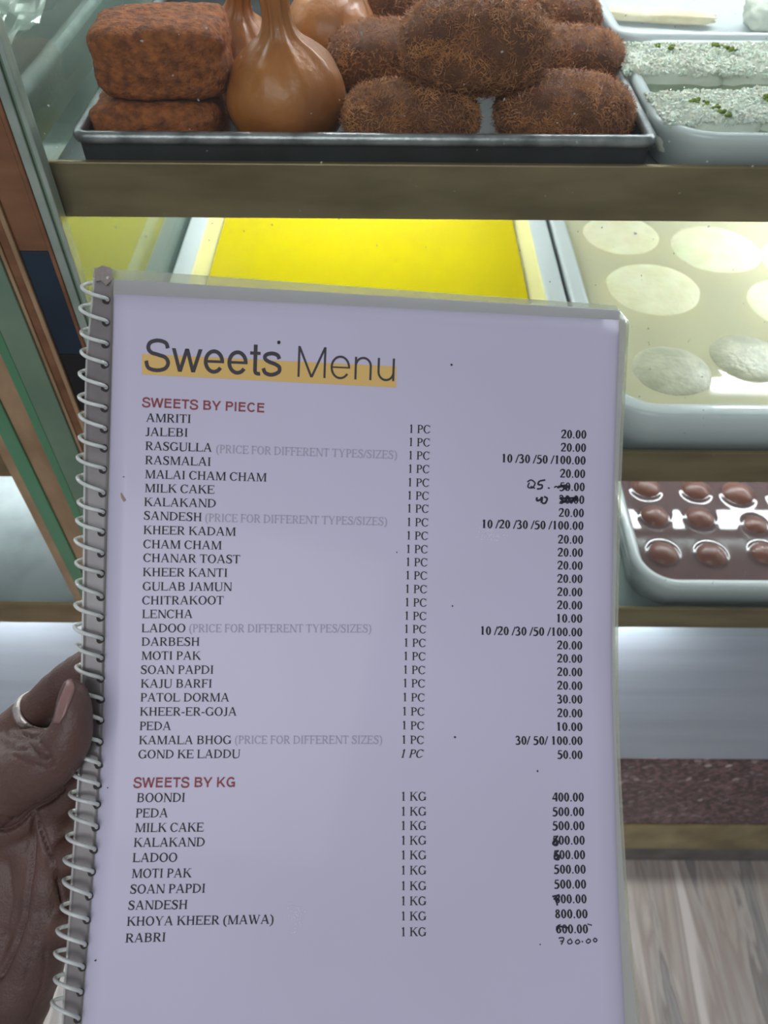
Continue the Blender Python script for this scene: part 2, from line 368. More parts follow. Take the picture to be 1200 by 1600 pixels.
for i, (px, py, wd) in enumerate(balls):
    c = on_z(px, py, GZ + .004); dep = (c - CAM).dot(_F); r = wd / 2 / F_PX * dep
    if BM is None: o = obj('dough_ball', ball_mesh(), M['jamun'], None, True); BM = o
    else: o = BM.copy(); COL.objects.link(o)
    o.scale = (r * 1.02, r * 1.0, r * .82); o.location = (c.x, c.y, GZ - r * .35); o.rotation_euler = (0, 0, i * 1.3)
    tag(o, 'brown dough ball floating in syrup, ' + wh[i], 'sweet', 'brown dough balls in syrup')
    gb.append((c.x, c.y, r * .93, r * .91, .0014))
pool('brown_syrup', 'dark brown sugar syrup around the floating dough balls', bx0 + .0165, bx0 + .40 - .016, Y0 + .022, .84, GZ, .030, M['syrup_brown'], gb, .0013)
# ---------------------------------------------------------------- fried sweets on the top shelf
def blob(a, b, c, p=3.0, sub=4, amp=.03, freq=2.5, seed=0, amp2=.012):
    bm = bmesh.new(); bmesh.ops.create_icosphere(bm, subdivisions=sub, radius=1)
    for v in bm.verts:
        n = v.co.normalized(); k = (abs(n.x) ** p + abs(n.y) ** p + abs(n.z) ** p) ** (-1 / p)
        s = k * (1 + amp * noise.noise(n * freq + Vector((seed, 0, 0))) + amp2 * noise.noise(n * freq * 6 + Vector((0, seed, 0))))
        v.co = Vector((n.x * a * s, n.y * b * s, n.z * c * s))
    return bm
SB = S1 + .003        # inside bottom of the baking tray
M['toast'] = mat('fried_sponge', (160, 88, 36), .8, 0, (108, 54, 20), 190, 1.0, 420)
M['pouch'] = mat('fried_pouch', (176, 108, 46), .45, 0, (128, 70, 28), 16, .4, 150, coat=.15)
M['roll'] = mat('brown_roll_core', (112, 66, 38), .8, 0, (84, 46, 26), 60, .4, 200)
M['shred'] = mat('toasted_shreds', (192, 128, 78), .6, 0, (120, 70, 42), 90)
def place(px, py, z, y_off=0):
    c = on_z(px, py, z); return Vector((c.x, c.y + y_off, z))
toasts = [('fried brown sponge block lying under another, front left of the baking tray', 254, 188, .0125, (.0385, .028, .0160)),
          ('fried brown sponge block on top of another, front left of the baking tray', 256, 80, .0485, (.0385, .028, .0200)),
          ('fried brown sponge block behind the stacked pair, mostly hidden', 250, 60, .0175, (.038, .029, .0165))]
for i, (lab, px, py, h, (a, b, c)) in enumerate(toasts):
    o = obj('sponge_block', blob(a, b, c, 5.5, 5, .05, 3, i * 5, .03), M['toast'], None, True)
    o.location = place(px, py, SB + h) ; o.rotation_euler = (0, 0, .04 * i)
    if i == 2: o.location = (place(250, 182, SB).x, .56, SB + .0175)
    tag(o, lab, 'sweet', 'fried sponge blocks')
# onion shaped pouches
def pouch_mesh(R, H, neck, seed=0):
    prof = [(0, 0), (.55, .02), (.85, .12), (.98, .30), (1.0, .45), (.93, .62), (.76, .78), (.52, .90), (.33, .98), (.24, 1.08), (.21, 1.2), (.22, 1.34), (.27, 1.46), (.30, 1.52), (.2, 1.54), (0, 1.5)]
    # catmull
    P = []
    for i in range(len(prof) - 1):
        p0 = prof[max(i - 1, 0)]; p1 = prof[i]; p2 = prof[i + 1]; p3 = prof[min(i + 2, len(prof) - 1)]
        for k in range(4):
            t = k / 4; f = lambda a, b, c, d: .5 * ((2 * b) + (-a + c) * t + (2 * a - 5 * b + 4 * c - d) * t * t + (-a + 3 * b - 3 * c + d) * t ** 3)
            P.append((max(f(p0[0], p1[0], p2[0], p3[0]), 0), f(p0[1], p1[1], p2[1], p3[1])))
    bm = bmesh.new(); seg = 64; rings = []
    for rr, hh in P:
        row = []
        for k in range(seg):
            a = 2 * PI * k / seg; top = max(0, (hh - .62)) / .5; top = min(top, 1)
            f = 1 + top * (.10 * math.sin(9 * a + 2 * hh) + .05 * math.sin(17 * a + seed)) + .03 * noise.noise(Vector((math.cos(a) * 1.5 + seed, math.sin(a) * 1.5, hh * 2)))
            hz = hh * H if hh <= 1 else H + (hh - 1) / .54 * neck
            row.append(bm.verts.new((rr * R * f * math.cos(a), rr * R * f * math.sin(a), hz)))
        rings.append(row)
    for a, b in zip(rings, rings[1:]):
        for k in range(seg): bm.faces.new((a[k], a[(k + 1) % seg], b[(k + 1) % seg], b[k]))
    bm.faces.new(rings[0][::-1]); bm.faces.new(rings[-1])
    return bm
po = obj('dough_pouch', pouch_mesh(.0365, .060, .030, 1), M['pouch'], None, True)
c = on_z(451, 150, SB + .025); po.location = (c.x, TY0 + .047, SB); po.rotation_euler = (-.02, -.04, .3)
tag(po, 'onion shaped fried dough pouch with pinched neck, front of the baking tray', 'sweet', 'fried dough pouches')
po2 = obj('dough_pouch', pouch_mesh(.034, .056, .026, 4), M['pouch'], None, True)
po2.location = (on_z(505, 30, SB + .03).x - .004, .615, SB + .002); po2.rotation_euler = (.35, .45, 1.2)
tag(po2, 'crinkled orange fried dough pouch behind the onion shaped one, right of its neck', 'sweet', 'fried dough pouches')
po3 = obj('dough_pouch', pouch_mesh(.032, .052, .026, 9), M['pouch'], None, True)
po3.location = (on_z(372, 30, SB + .03).x, .58, SB); po3.rotation_euler = (.1, -.2, 2.2)
tag(po3, 'fried dough pouch in shadow between the sponge blocks and the onion shaped one', 'sweet', 'fried dough pouches')
# shredded rolls
def shreds(a, b, c, p, count, seed):
    rnd = random.Random(seed); vs = []; fs = []
    for _ in range(count):
        n = Vector((rnd.gauss(0, 1), rnd.gauss(0, 1), rnd.gauss(0, 1))).normalized()
        k = (abs(n.x) ** p + abs(n.y) ** p + abs(n.z) ** p) ** (-1 / p)
        P0 = Vector((n.x * a * k, n.y * b * k, n.z * c * k)); nn = Vector((n.x / a, n.y / b, n.z / c)).normalized()
        t = nn.orthogonal().normalized(); t.rotate(Matrix.Rotation(rnd.uniform(0, 2 * PI), 3, nn))
        L = rnd.uniform(.0022, .0075); up = rnd.uniform(-.1, .55) if rnd.random() < .8 else rnd.uniform(.5, 1.1)
        d = (t + nn * up).normalized(); s = nn.cross(d).normalized() * rnd.uniform(.00016, .00030); q = d.cross(s).normalized() * .0002
        A = P0 - nn * .0003; B = A + d * L * .55 ; C2 = A + d * L + t * rnd.uniform(-.0006, .0006) - nn * up * L * .15
        i = len(vs); vs += [A - s, A + s, A + q, B - s, B + s, B + q, C2]
        fs += [(i, i + 1, i + 4, i + 3), (i + 1, i + 2, i + 5, i + 4), (i + 2, i, i + 3, i + 5), (i + 3, i + 4, i + 6), (i + 4, i + 5, i + 6), (i + 5, i + 3, i + 6)]
    me = bpy.data.meshes.new('shreds'); me.from_pydata([tuple(v) for v in vs], [], fs); me.materials.append(M['shred']); return me
rolls = [('shred coated brown roll at the front, left of centre and beside the pouch', 641, 184, .0185, (.0405, .027, .0185), 0, -.04, 1),
         ('shred coated brown roll at the front right corner of the baking tray', 880, 176, .0190, (.0410, .030, .0195), 0, .06, 1),
         ('large shred coated brown roll heaped on top of the front two', 742, 70, .0540, (.0435, .028, .0245), 0, 0, 1),
         ('shred coated brown roll behind, between the pouch and the big roll', 598, 88, .0220, (.036, .028, .020), .03, .3, 0),
         ('shred coated brown roll behind the front right one, by the tray side', 890, 95, .0200, (.036, .028, .019), 0, -.1, 0),
         ('shred coated brown roll third from the front along the right tray side', 862, 34, .0280, (.034, .028, .020), 0, .2, 0),
         ('shred coated brown roll at the top edge of the picture beside the orange pouch', 590, 8, .0330, (.036, .028, .019), 0, .1, 0)]
for i, (lab, px, py, h, (a, b, c), yo, rz, q) in enumerate(rolls):
    t = thing('shredded_roll', lab, 'sweet', 'shred coated brown rolls', place(px, py, SB + h, 0), rz)
    obj('core', blob(a, b, c, 2.7, 4, .05, 2, i * 4), M['roll'], t, True)
    s = obj('shred_coating', shreds(a * .99, b * .99, c * .99, 2.7, 11000 if q else 6500, i), None, t); s['kind'] = 'stuff'
# fallen shred on the rim of the tray, against the pouch
# ---------------------------------------------------------------- coconut sweets in syrup
M['coco'] = mat('coconut_crumb', (226, 230, 216), .7, 0, (204, 210, 196), 50, .6, 300, sub=.1)
M['coco_base'] = mat('white_milk_cake', (206, 210, 196), .5, 0, (188, 192, 178), 40, .4, 200)
M['pista'] = mat('chopped_pistachio', (120, 140, 30), .6, 0, (74, 92, 22), 200)
M['clear_syrup'] = clear_mat('clear_syrup', (212, 220, 206), 1.6, .16, (196, 206, 192), .03)
tb = S1 + .0045
def crumbs(a, b, n, seed, cz, size=(.0007, .0019)):
    rnd = random.Random(seed); bm = bmesh.new()
    for _ in range(n):
        x = rnd.uniform(-a, a); y = rnd.uniform(-b, b)
        e = max(abs(x) / a, abs(y) / b); z = cz(x, y) + rnd.uniform(-.001, .0012)
        s = rnd.uniform(*size); mt = Matrix.Translation((x, y, z)) @ Matrix.Rotation(rnd.uniform(0, 6), 4, Vector((rnd.random(), rnd.random(), rnd.random() + .1)).normalized()) @ Matrix.Diagonal((s * rnd.uniform(.7, 1.6), s, s * .8, 1))
        bmesh.ops.create_cube(bm, size=1, matrix=mt)
    return bm
cs = [('coconut topped sweet with five green nut specks, front left in the white tray', 1102, 176, (.033, .022), .10, [(1088, 157), (1106, 164), (1119, 168), (1129, 173), (1137, 176)]),
      ('coconut topped sweet with two green nut clusters, back left in the white tray', 1046, 100, (.036, .027), -.02, [(1028, 71), (1050, 78)]),
      ('coconut topped sweet with a dark green nut cluster, back right in the white tray', 1180, 100, (.036, .027), .06, [(1119, 70), (1132, 74), (1143, 79)]),
      ('coconut topped sweet at the right picture edge, front right in the white tray', 1240, 174, (.028, .023), -.1, [(1200, 152)])]
for i, (lab, px, py, (a, b), rz, nuts) in enumerate(cs):
    P = place(px, py, S1 + H1 - .003)
    t = thing('coconut_sweet', lab, 'sweet', 'coconut topped sweets in syrup', (P.x, P.y, tb), rz)
    hh = .0130
    o = obj('cake', blob(a, b, hh, 4.5, 4, .05, 3, i * 7, .03), M['coco_base'], t, True); o.location = (0, 0, hh)
    def cz(x, y, a=a, b=b): return 2 * hh * (1 - .12 * max(abs(x / a), abs(y / b)) ** 4) + .0015 * noise.noise(Vector((x * 90, y * 90, 3 * i)))
    cr = obj('coconut_crumb', crumbs(a * .98, b * 1.02, 1500, i, cz), M['coco'], t); cr['kind'] = 'stuff'
    inv = Matrix.Rotation(-rz, 3, 'Z')
    for k, (nx, ny) in enumerate(nuts):
        q = on_z(nx, ny, tb + 2 * hh + .001) - Vector((P.x, P.y, tb)); q.z = 0; q = inv @ q
        rnd = random.Random(k + i * 9); bm = bmesh.new(); big = (k == 0 or i in (1, 2))
        for _ in range(14 if big else 8):
            s = rnd.uniform(.0006, .0013); e = .0026 if big else .0015
            mt = Matrix.Translation((rnd.gauss(0, e * .6), rnd.gauss(0, e * .6), rnd.uniform(0, .0015))) @ Matrix.Rotation(rnd.uniform(0, 6), 4, 'X') @ Matrix.Diagonal((s * 1.5, s, s, 1))
            bmesh.ops.create_icosphere(bm, subdivisions=1, radius=1, matrix=mt)
        n = obj('nut_topping', bm, M['pista'], t); n.location = (q.x, q.y, cz(q.x, q.y) + .0008)
pool('clear_syrup', 'clear sugar syrup around the coconut topped sweets', WX0 + .0085, WX0 + .26 - .0085, Y0 + .015, .607, S1 + H1 - .008, .022, M['clear_syrup'],
     [(on_z(px, py, S1 + H1 - .003).x, on_z(px, py, S1 + H1 - .003).y, a * 1.05, b * 1.1, .002) for (_, px, py, (a, b), _, _) in cs], .0025)
# cream slice in the plain tray behind
A = on_z(946, 14, S1 + .012); B = on_z(1118, 24, S1 + .012)
Lc = (B - A).length / 2
o = obj('cream_slice', blob(Lc, .0085, .004, 4, 4, .10, 3, 2, .02), mat('cream_slice', (232, 222, 190), .6, 0, (214, 200, 164), 60, .3, 200), None, True)
o.location = ((A.x + B.x) / 2, (A.y + B.y) / 2, S1 + .0095); o.rotation_euler = (0, 0, math.atan2(B.y - A.y, B.x - A.x))
tag(o, 'long thin cream coloured slice lying in the plain white tray, top right', 'sweet')
P = place(1212, 12, S1 + .02)
o = obj('crumb_sweet', blob(.022, .02, .012, 3, 4, .12, 4, 12, .08), M['coco_base'], None, True); o.location = (P.x, P.y, S1 + .0165)
tag(o, 'white crumbly sweet at the top right picture corner behind the coconut sweets', 'sweet')
# crumpled foil in the neighbour's tray
bm = bmesh.new(); n = 34; g = []
fc = on_z(20, 15, S1 + .05)
for j in range(n):
    row = []
    for i in range(n):
        x = (i / (n - 1) - .5) * .17; y = (j / (n - 1) - .5) * .30
        z = .012 * noise.noise(Vector((x * 60, y * 60, 1))) + .006 * noise.noise(Vector((x * 160, y * 160, 5))) + .02 * (abs(x) / .085) ** 2
        row.append(bm.verts.new((x, y, z)))
    g.append(row)
for j in range(n - 1):
    for i in range(n - 1): bm.faces.new((g[j][i], g[j][i + 1], g[j + 1][i + 1], g[j + 1][i]))
o = obj('foil_sheet', bm, mat('crumpled_foil', (214, 218, 210), .25, .45)); o.location = (-.320, .695, S1 + .024)
tag(o, 'crumpled silver foil in the pale tray at the top left corner', 'foil')
# ---------------------------------------------------------------- the menu book
def lerp(a, b, t): return a + (b - a) * t
def curve(tab, y):
    """smooth value through a table of (y, x)"""
    n = len(tab)
    if y <= tab[0][0]: return tab[0][1] + (y - tab[0][0]) * (tab[1][1] - tab[0][1]) / (tab[1][0] - tab[0][0])
    if y >= tab[-1][0]: return tab[-1][1] + (y - tab[-1][0]) * (tab[-1][1] - tab[-2][1]) / (tab[-1][0] - tab[-2][0])
    for i in range(n - 1):
        if y <= tab[i + 1][0]:
            p1, p2 = tab[i][1], tab[i + 1][1]; p0 = tab[i - 1][1] if i else p1; p3 = tab[i + 2][1] if i + 2 < n else p2
            t = (y - tab[i][0]) / (tab[i + 1][0] - tab[i][0])
            return .5 * (2 * p1 + (p2 - p0) * t + (2 * p0 - 5 * p1 + 4 * p2 - p3) * t * t + (3 * p1 - p0 - 3 * p2 + p3) * t ** 3)
def sheet_depth(px, py):      # the gently bowed sheet: distance from the lens
    u = (px - 180) / 790; v = (py - 450) / 1150
    inv = 3.070 - .150 * u + .235 * v
    return 1 / inv - .0035 * math.sin(PI * min(max(v, -.2), 1.2)) * 1.0 + .002 * (u - .5) ** 2
def sh(px, py, off=0.0): return at(px, py, sheet_depth(px, py) - off)
PL = [(458, 178), (700, 172), (900, 167), (1050, 164), (1180, 159), (1300, 151), (1450, 140), (1600, 128), (1680, 121)]
PR = [(500, 967.5), (700, 961), (880, 957), (1040, 956), (1200, 960), (1400, 966), (1600, 976), (1680, 981)]
FL = [(420, 146), (560, 134), (700, 131), (900, 129), (1060, 126), (1180, 123), (1300, 115), (1450, 106), (1600, 96), (1680, 91)]
FR = [(478, 984), (700, 973), (880, 968), (1000, 966), (1150, 968), (1300, 975), (1450, 985), (1600, 1001), (1680, 1010)]
def grid_sheet(L, R, tl, tr, yb, off, thick, nu=26, nv=46, corner=0, bow=0, R2=None):
    """sheet between left and right edge tables; tl/tr are the y of its top corners"""
    bm = bmesh.new(); fr = []; bk = []
    for j in range(nv + 1):
        v = j / nv; yl = lerp(tl, yb, v); yr = lerp(tr, yb + 12, v)
        xl, xr = curve(L, yl), curve(R, yr)
        if corner:
            d = yr - tr
            if d < corner: xr -= corner - math.sqrt(max(corner ** 2 - (corner - d) ** 2, 0))
        f = []; b = []
        for i in range(nu + 1):
            u = i / nu; px, py = lerp(xl, xr, u), lerp(yl, yr, u) + bow * 4 * u * (1 - u) * (1 - v)
            f.append(bm.verts.new(sh(px, py, off))); b.append(bm.verts.new(sh(px, py, off - thick)))
        fr.append(f); bk.append(b)
    for j in range(nv):
        for i in range(nu):
            bm.faces.new((fr[j][i], fr[j + 1][i], fr[j + 1][i + 1], fr[j][i + 1]))
            bm.faces.new((bk[j][i], bk[j][i + 1], bk[j + 1][i + 1], bk[j + 1][i]))
    for i in range(nu):
        bm.faces.new((fr[0][i], fr[0][i + 1], bk[0][i + 1], bk[0][i])); bm.faces.new((fr[nv][i + 1], fr[nv][i], bk[nv][i], bk[nv][i + 1]))
    for j in range(nv):
        bm.faces.new((fr[j + 1][0], fr[j][0], bk[j][0], bk[j + 1][0])); bm.faces.new((fr[j][nu], fr[j + 1][nu], bk[j + 1][nu], bk[j][nu]))
    return bm
M['paper'] = mat('laminated_paper', (196, 192, 212), .42, 0, (190, 186, 205), 7, .02, 60, coat=.12)
M['paper_back'] = mat('second_sheet_paper', (176, 174, 184), .5, 0, (166, 164, 174), 12)
M['film'] = clear_mat('lamination_film', (236, 238, 232), 1.0, .42, (206, 206, 206), .15)
M['film_edge'] = clear_mat('lamination_film_edge', (240, 242, 230), 1.0, .30, (214, 216, 204), .12)
M['binding'] = mat('grimy_punched_film', (128, 124, 122), .4, 0, (104, 99, 97), 30, .15, 120, coat=.3)
M['grime'] = mat('hole_grime', (48, 42, 40), .8)
M['wire'] = mat('white_coated_wire', (214, 218, 214), .3, 0, (190, 194, 188), 40, coat=.4)
M['ink'] = mat('black_ink', (13, 11, 16), .6)
M['ink_pen'] = mat('blue_black_pen_ink', (24, 22, 44), .5)
M['ink_grey'] = mat('pale_grey_ink', (164, 161, 178), .6)
M['ink_red'] = mat('dull_red_ink', (138, 62, 66), .6)
M['ink_dark'] = mat('title_ink', (58, 54, 58), .6)
M['band'] = mat('ochre_print', (216, 180, 104), .6)
mb = thing('menu_book', 'laminated spiral bound sweets price menu held up in the hand in front of the case', 'menu')
back = obj('back_sheet', grid_sheet(FL, FR, 418, 477, 1652, -.0024, .0003, corner=22), M['film_edge'], mb, True)
obj('inner_paper', grid_sheet([(y, x + 2) for y, x in PL], [(y, x + 1) for y, x in PR], 438, 484, 1640, -.0016, .0003), M['paper_back'], back, True)
PL0 = [(y, x) for y, x in PL]
page = obj('front_page', grid_sheet(PL, PR, 459, 500, 1636, 0, .0002, bow=-1), M['paper'], mb, True)
# front film: a frame round the paper
def film_frame():
    bm = bmesh.new(); n = 60
    def pt(L, R, tl, tr, yb, s, u):   # s side
        if s == 0: px, py = lerp(curve(L, tl), curve(R, tr), u), lerp(tl, tr, u)
        elif s == 1: py = lerp(tr, yb + 12, u); px = curve(R, py)
        elif s == 2: px, py = lerp(curve(R, yb + 12), curve(L, yb), u), lerp(yb + 12, yb, u)
        else: py = lerp(yb, tl, u); px = curve(L, py)
        cx0, cy0 = curve(FR2, tr) - 17, tr + 17
        if L is FL and px > cx0 and py < cy0:
            d = max(math.hypot(px - cx0, py - cy0), 1e-6); m = max(px - cx0, cy0 - py); px, py = cx0 + (px - cx0) / d * m, cy0 + (py - cy0) / d * m
        return px, py
    FR2 = [(y, x - 5) for y, x in FR]
    out = []; inn = []
    for s in range(4):
        for k in range(n):
            out.append(pt(FL, FR2, 434, 486, 1650, s, k / n)); inn.append(pt(PL, PR, 459, 500, 1636, s, k / n))
    V = []
    for (a, b) in zip(out, inn):
        V.append([bm.verts.new(sh(a[0], a[1], .0001)), bm.verts.new(sh(b[0], b[1], .0002)), bm.verts.new(sh(b[0], b[1], -.0001)), bm.verts.new(sh(a[0], a[1], -.0003))])
    m_ = len(V)
    for k in range(m_):
        A, B = V[k], V[(k + 1) % m_]
        for q in range(4): bm.faces.new((A[q], A[(q + 1) % 4], B[(q + 1) % 4], B[q]))
    return bm
obj('film_border', film_frame(), M['film'], mb)
# punched strip down the left edge
BL = [(y, x + 3) for y, x in FL]
strip_bm = grid_sheet(BL, [(y, x - 1) for y, x in PL], 428, 437, 1640, .0003, .0004, nu=6, nv=80)
obj('punched_strip', strip_bm, M['binding'], mb, True)
# torn flap at its top
bm = bmesh.new()
tp = [(147, 421), (160, 415), (174, 419), (176, 436), (166, 446), (158, 438), (148, 440)]
a = [bm.verts.new(sh(x, y, .0016 - .0006 * (k % 2))) for k, (x, y) in enumerate(tp)]; b = [bm.verts.new(sh(x, y, .0006)) for x, y in tp]
bm.faces.new(a); bm.faces.new(b[::-1])
for k in range(len(tp)): bm.faces.new((a[k], b[k], b[(k + 1) % len(tp)], a[(k + 1) % len(tp)]))
obj('torn_corner', bm, mat('torn_film_corner', (146, 136, 130), .6, 0, (112, 102, 96), 60, .4, 200), mb)
# coil
holes = [(468, 168), (503, 167.5), (537, 167), (569, 166), (605, 166), (637, 165), (670, 164.5), (700, 164), (733, 163), (770, 162), (800, 161.5), (831, 160.5), (864, 160), (896, 159.5), (932, 159), (964, 159), (998, 159),
         (1028, 159), (1060, 159), (1092, 159), (1125, 158.5), (1159, 157), (1194, 155.5), (1226, 154), (1257, 153), (1292, 151), (1327, 148), (1362, 145), (1400, 141), (1437, 137), (1476, 133), (1511, 130), (1550, 127), (1592, 123)]
WR = .00078
for i, (hy, hx) in enumerate(holes):
    bm = bmesh.new(); nseg = 30
    py0 = holes[i - 1][0] if i else hy - 34; px0 = holes[i - 1][1] if i else hx + 1
    dz = sheet_depth(hx, hy); pts = []
    rr = (20.5 + .8 * math.sin(i * 1.7)) * (1.0 if i < 24 else 1.08)
    front = .60 + .06 * math.sin(i * 2.3)      # share of the pitch climbed on the visible side
    for k in range(nseg + 1):
        a = 2 * PI * k / nseg
        s = k / nseg
        f = s * 2 * front if s < .5 else front + (s - .5) * 2 * (1 - front)
        px = hx + (px0 - hx) * s - rr + rr * math.cos(a); py = hy + (py0 - hy) * f
        if s < .5: py -= 3.0 * math.sin(s * 2 * PI) * -1
        pts.append(at(px, py, dz - rr * dz / F_PX * .95 * math.sin(a)))
    tube(bm, pts, WR, 8)
    obj('binding_ring', bm, M['wire'], mb, True)
    hb = bmesh.new()
    ring = []
    for k in range(14):
        a = 2 * PI * k / 14; w_ = 1 + .25 * noise.noise(Vector((math.cos(a) + i, math.sin(a), i)))
        ring.append(hb.verts.new(sh(hx - 2 + 6.5 * w_ * math.cos(a), hy + 1 + 6.5 * w_ * math.sin(a), .00042)))
    hb.faces.new(ring)
    obj('punched_hole', hb, M['grime'], mb)
# ---------------------------------------------------------------- lettering: drawn with strokes
def quadstrip(A, B): return [(A[k], A[k + 1], B[k + 1], B[k]) for k in range(len(A) - 1)]
def rect(x0, x1, y0, y1): return [((x0, y0), (x1, y0), (x1, y1), (x0, y1))]
def dia(x0, y0, x1, y1, w): return [((x0 - w / 2, y0), (x0 + w / 2, y0), (x1 + w / 2, y1), (x1 - w / 2, y1))]
def arc(cx, cy, rx, ry, wx, wy, a0, a1, n=18):
    A = []; B = []
    for k in range(n + 1):
        a = math.radians(a0 + (a1 - a0) * k / n); c, s = math.cos(a), math.sin(a)
        A.append((cx + rx * c, cy + ry * s)); B.append((cx + (rx - wx) * c, cy + (ry - wy) * s))
    return quadstrip(A, B)
def stroke(pts, ws, n=6):
    P = []; W = []
    if not isinstance(ws, (list, tuple)): ws = [ws] * len(pts)
    for i in range(len(pts) - 1):
        p0 = pts[max(i - 1, 0)]; p1 = pts[i]; p2 = pts[i + 1]; p3 = pts[min(i + 2, len(pts) - 1)]
        for k in range(n + (i == len(pts) - 2)):
            t = k / n
            P.append(tuple(.5 * (2 * p1[q] + (p2[q] - p0[q]) * t + (2 * p0[q] - 5 * p1[q] + 4 * p2[q] - p3[q]) * t * t + (3 * p1[q] - p0[q] - 3 * p2[q] + p3[q]) * t ** 3) for q in (0, 1)))
            W.append(ws[i] + (ws[i + 1] - ws[i]) * t)
    A = []; B = []
    for i, (x, y) in enumerate(P):
        a = P[max(i - 1, 0)]; b = P[min(i + 1, len(P) - 1)]; dx, dy = b[0] - a[0], b[1] - a[1]; L = math.hypot(dx, dy) or 1
        A.append((x - dy / L * W[i] / 2, y + dx / L * W[i] / 2)); B.append((x + dy / L * W[i] / 2, y - dx / L * W[i] / 2))
    return quadstrip(A, B)
def poly(pts, w):        # straight strokes with square corners
    out = []
    for (x0, y0), (x1, y1) in zip(pts, pts[1:]):
        L = math.hypot(x1 - x0, y1 - y0) or 1; nx, ny = -(y1 - y0) / L * w / 2, (x1 - x0) / L * w / 2
        out.append(((x0 + nx, y0 + ny), (x0 - nx, y0 - ny), (x1 - nx, y1 - ny), (x1 + nx, y1 + ny)))
    return out
H = 662
def serif_font(T, t):
    s = 26 if t < 60 else 34; e = 62
    def sf(xa, xb, top): return rect(xa, xb, H - s, H) if top else rect(xa, xb, 0, s)
    def stem(x, up=1, dn=1, w=None):
        w = w or T; o = rect(x, x + w, 0, H)
        if up: o += sf(x - e, x + w + e, 1)
        if dn: o += sf(x - e, x + w + e, 0)
        return o
    def bowl(x0, xr, y0, y1, T2=None):
        ry = (y1 - y0) / 2; cy = (y0 + y1) / 2; rx = min(ry * 1.25, (xr - x0) * .75); cx = xr - rx
        return rect(x0, cx, y1 - t, y1) + rect(x0, cx, y0, y0 + t) + arc(cx, cy, rx, ry, T2 or T, t, -90, 90)
    def tick(x, y, h, w=30): return rect(x - w / 2, x + w / 2, y, y + h)
    G = {}
    G['A'] = (722, dia(85, 0, 345, 655, t) + dia(600, 0, 360, 674, T) + rect(185, 470, 205, 205 + t) + sf(15, 210, 0) + sf(480, 706, 0))
    G['B'] = (667, stem(100, 1, 1) + bowl(140, 560, H / 2, H) + bowl(140, 600, 0, H / 2 + t))
    G['C'] = (667, arc(350, H / 2, 322, 345, T * 1.08, t, 42, 318) + tick(600, 440, 236, 26) + stroke([(588, 110), (620, 150)], t))
    G['D'] = (722, stem(90) + bowl(130, 685, 0, H))
    G['E'] = (611, stem(80) + rect(80, 560, H - t, H) + rect(80, 570, 0, t) + rect(150, 440, 320, 320 + t) + tick(435, 250, 180) + tick(552, 520, 142) + dia(592, 170, 565, 0, 30))
    G['F'] = (556, stem(80) + rect(80, 530, H - t, H) + rect(150, 420, 320, 320 + t) + tick(418, 250, 180) + tick(528, 520, 142))
    G['G'] = (722, arc(355, H / 2, 325, 345, T * 1.08, t, 42, 322) + tick(600, 440, 236, 26) + rect(540, 540 + T, 40, 290) + sf(470, 715, 0)[:0] + rect(470, 715, 265, 265 + s))
    G['H'] = (722, stem(95) + stem(625 - T) + rect(95, 625, 320, 320 + t))
    G['I'] = (333, stem(167 - T / 2))
    G['J'] = (389, rect(195, 195 + T, 100, H) + rect(195 - e, 195 + T + e, H - s, H) + stroke([(195 + T / 2, 140), (195 + T / 2 - 15, 50), (120, 5), (45, 35)], [T, T * .9, t, T * .8]))
    G['K'] = (722, stem(95) + dia(190, 290, 560, H, t * 1.3) + dia(330, 390, 640, 0, T * 1.25) + sf(470, 690, 1) + sf(520, 722, 0))
    G['L'] = (611, stem(80) + rect(80, 570, 0, t) + dia(592, 180, 568, 0, 30))
    G['M'] = (889, rect(110, 110 + t, 0, H) + sf(20, 220, 0) + sf(20, 190, 1) + dia(165, H, 430, 0, T) + dia(430, 0, 700, H, t) + rect(690, 690 + T, 0, H) + sf(620, 870, 0) + sf(700, 870, 1))
    G['N'] = (722, rect(110, 110 + t, 0, H) + sf(20, 220, 0) + sf(15, 180, 1) + dia(140, H, 600, 0, T * 1.1) + rect(605, 605 + t, 0, H) + sf(520, 710, 1))
    G['O'] = (722, arc(361, H / 2, 327, 345, T * 1.08, t, 0, 360, 36))
    G['P'] = (556, stem(90) + bowl(130, 535, 290, H))
    G['R'] = (667, stem(90) + bowl(130, 555, 310, H) + dia(320, 320, 560, 0, T * 1.15) + sf(480, 665, 0))
    G['S'] = (556, stroke([(468, 500), (440, 600), (300, 650), (150, 600), (115, 500), (200, 400), (380, 300), (455, 180), (400, 50), (250, 10), (110, 60), (62, 190)], [t, t, t * 1.2, T * .8, T, T * 1.1, T * 1.2, T, T * .8, t * 1.1, t, t], 4) + tick(470, 480, 190, 24) + tick(62, -12, 200, 24))
    G['T'] = (611, rect(305 - T / 2, 305 + T / 2, 0, H) + sf(200, 410, 0) + rect(30, 580, H - t, H) + tick(38, 500, 162) + tick(572, 500, 162))
    G['U'] = (722, rect(95, 95 + T, 220, H) + sf(20, 270, 1) + stroke([(95 + T / 2, 240), (110 + T / 2, 90), (240, 15), (370, 5), (520, 40), (600, 130), (615, 240)], [T, T, T * .8, t * 1.2, t, t, t]) + rect(615 - t / 2, 615 + t / 2, 230, H) + sf(530, 700, 1))
    G['W'] = (944, dia(110, H, 300, 0, T) + dia(300, 0, 470, 560, t) + dia(430, H, 640, 0, T) + dia(640, 0, 850, H, t) + sf(15, 230, 1) + sf(350, 540, 1) + sf(760, 930, 1))
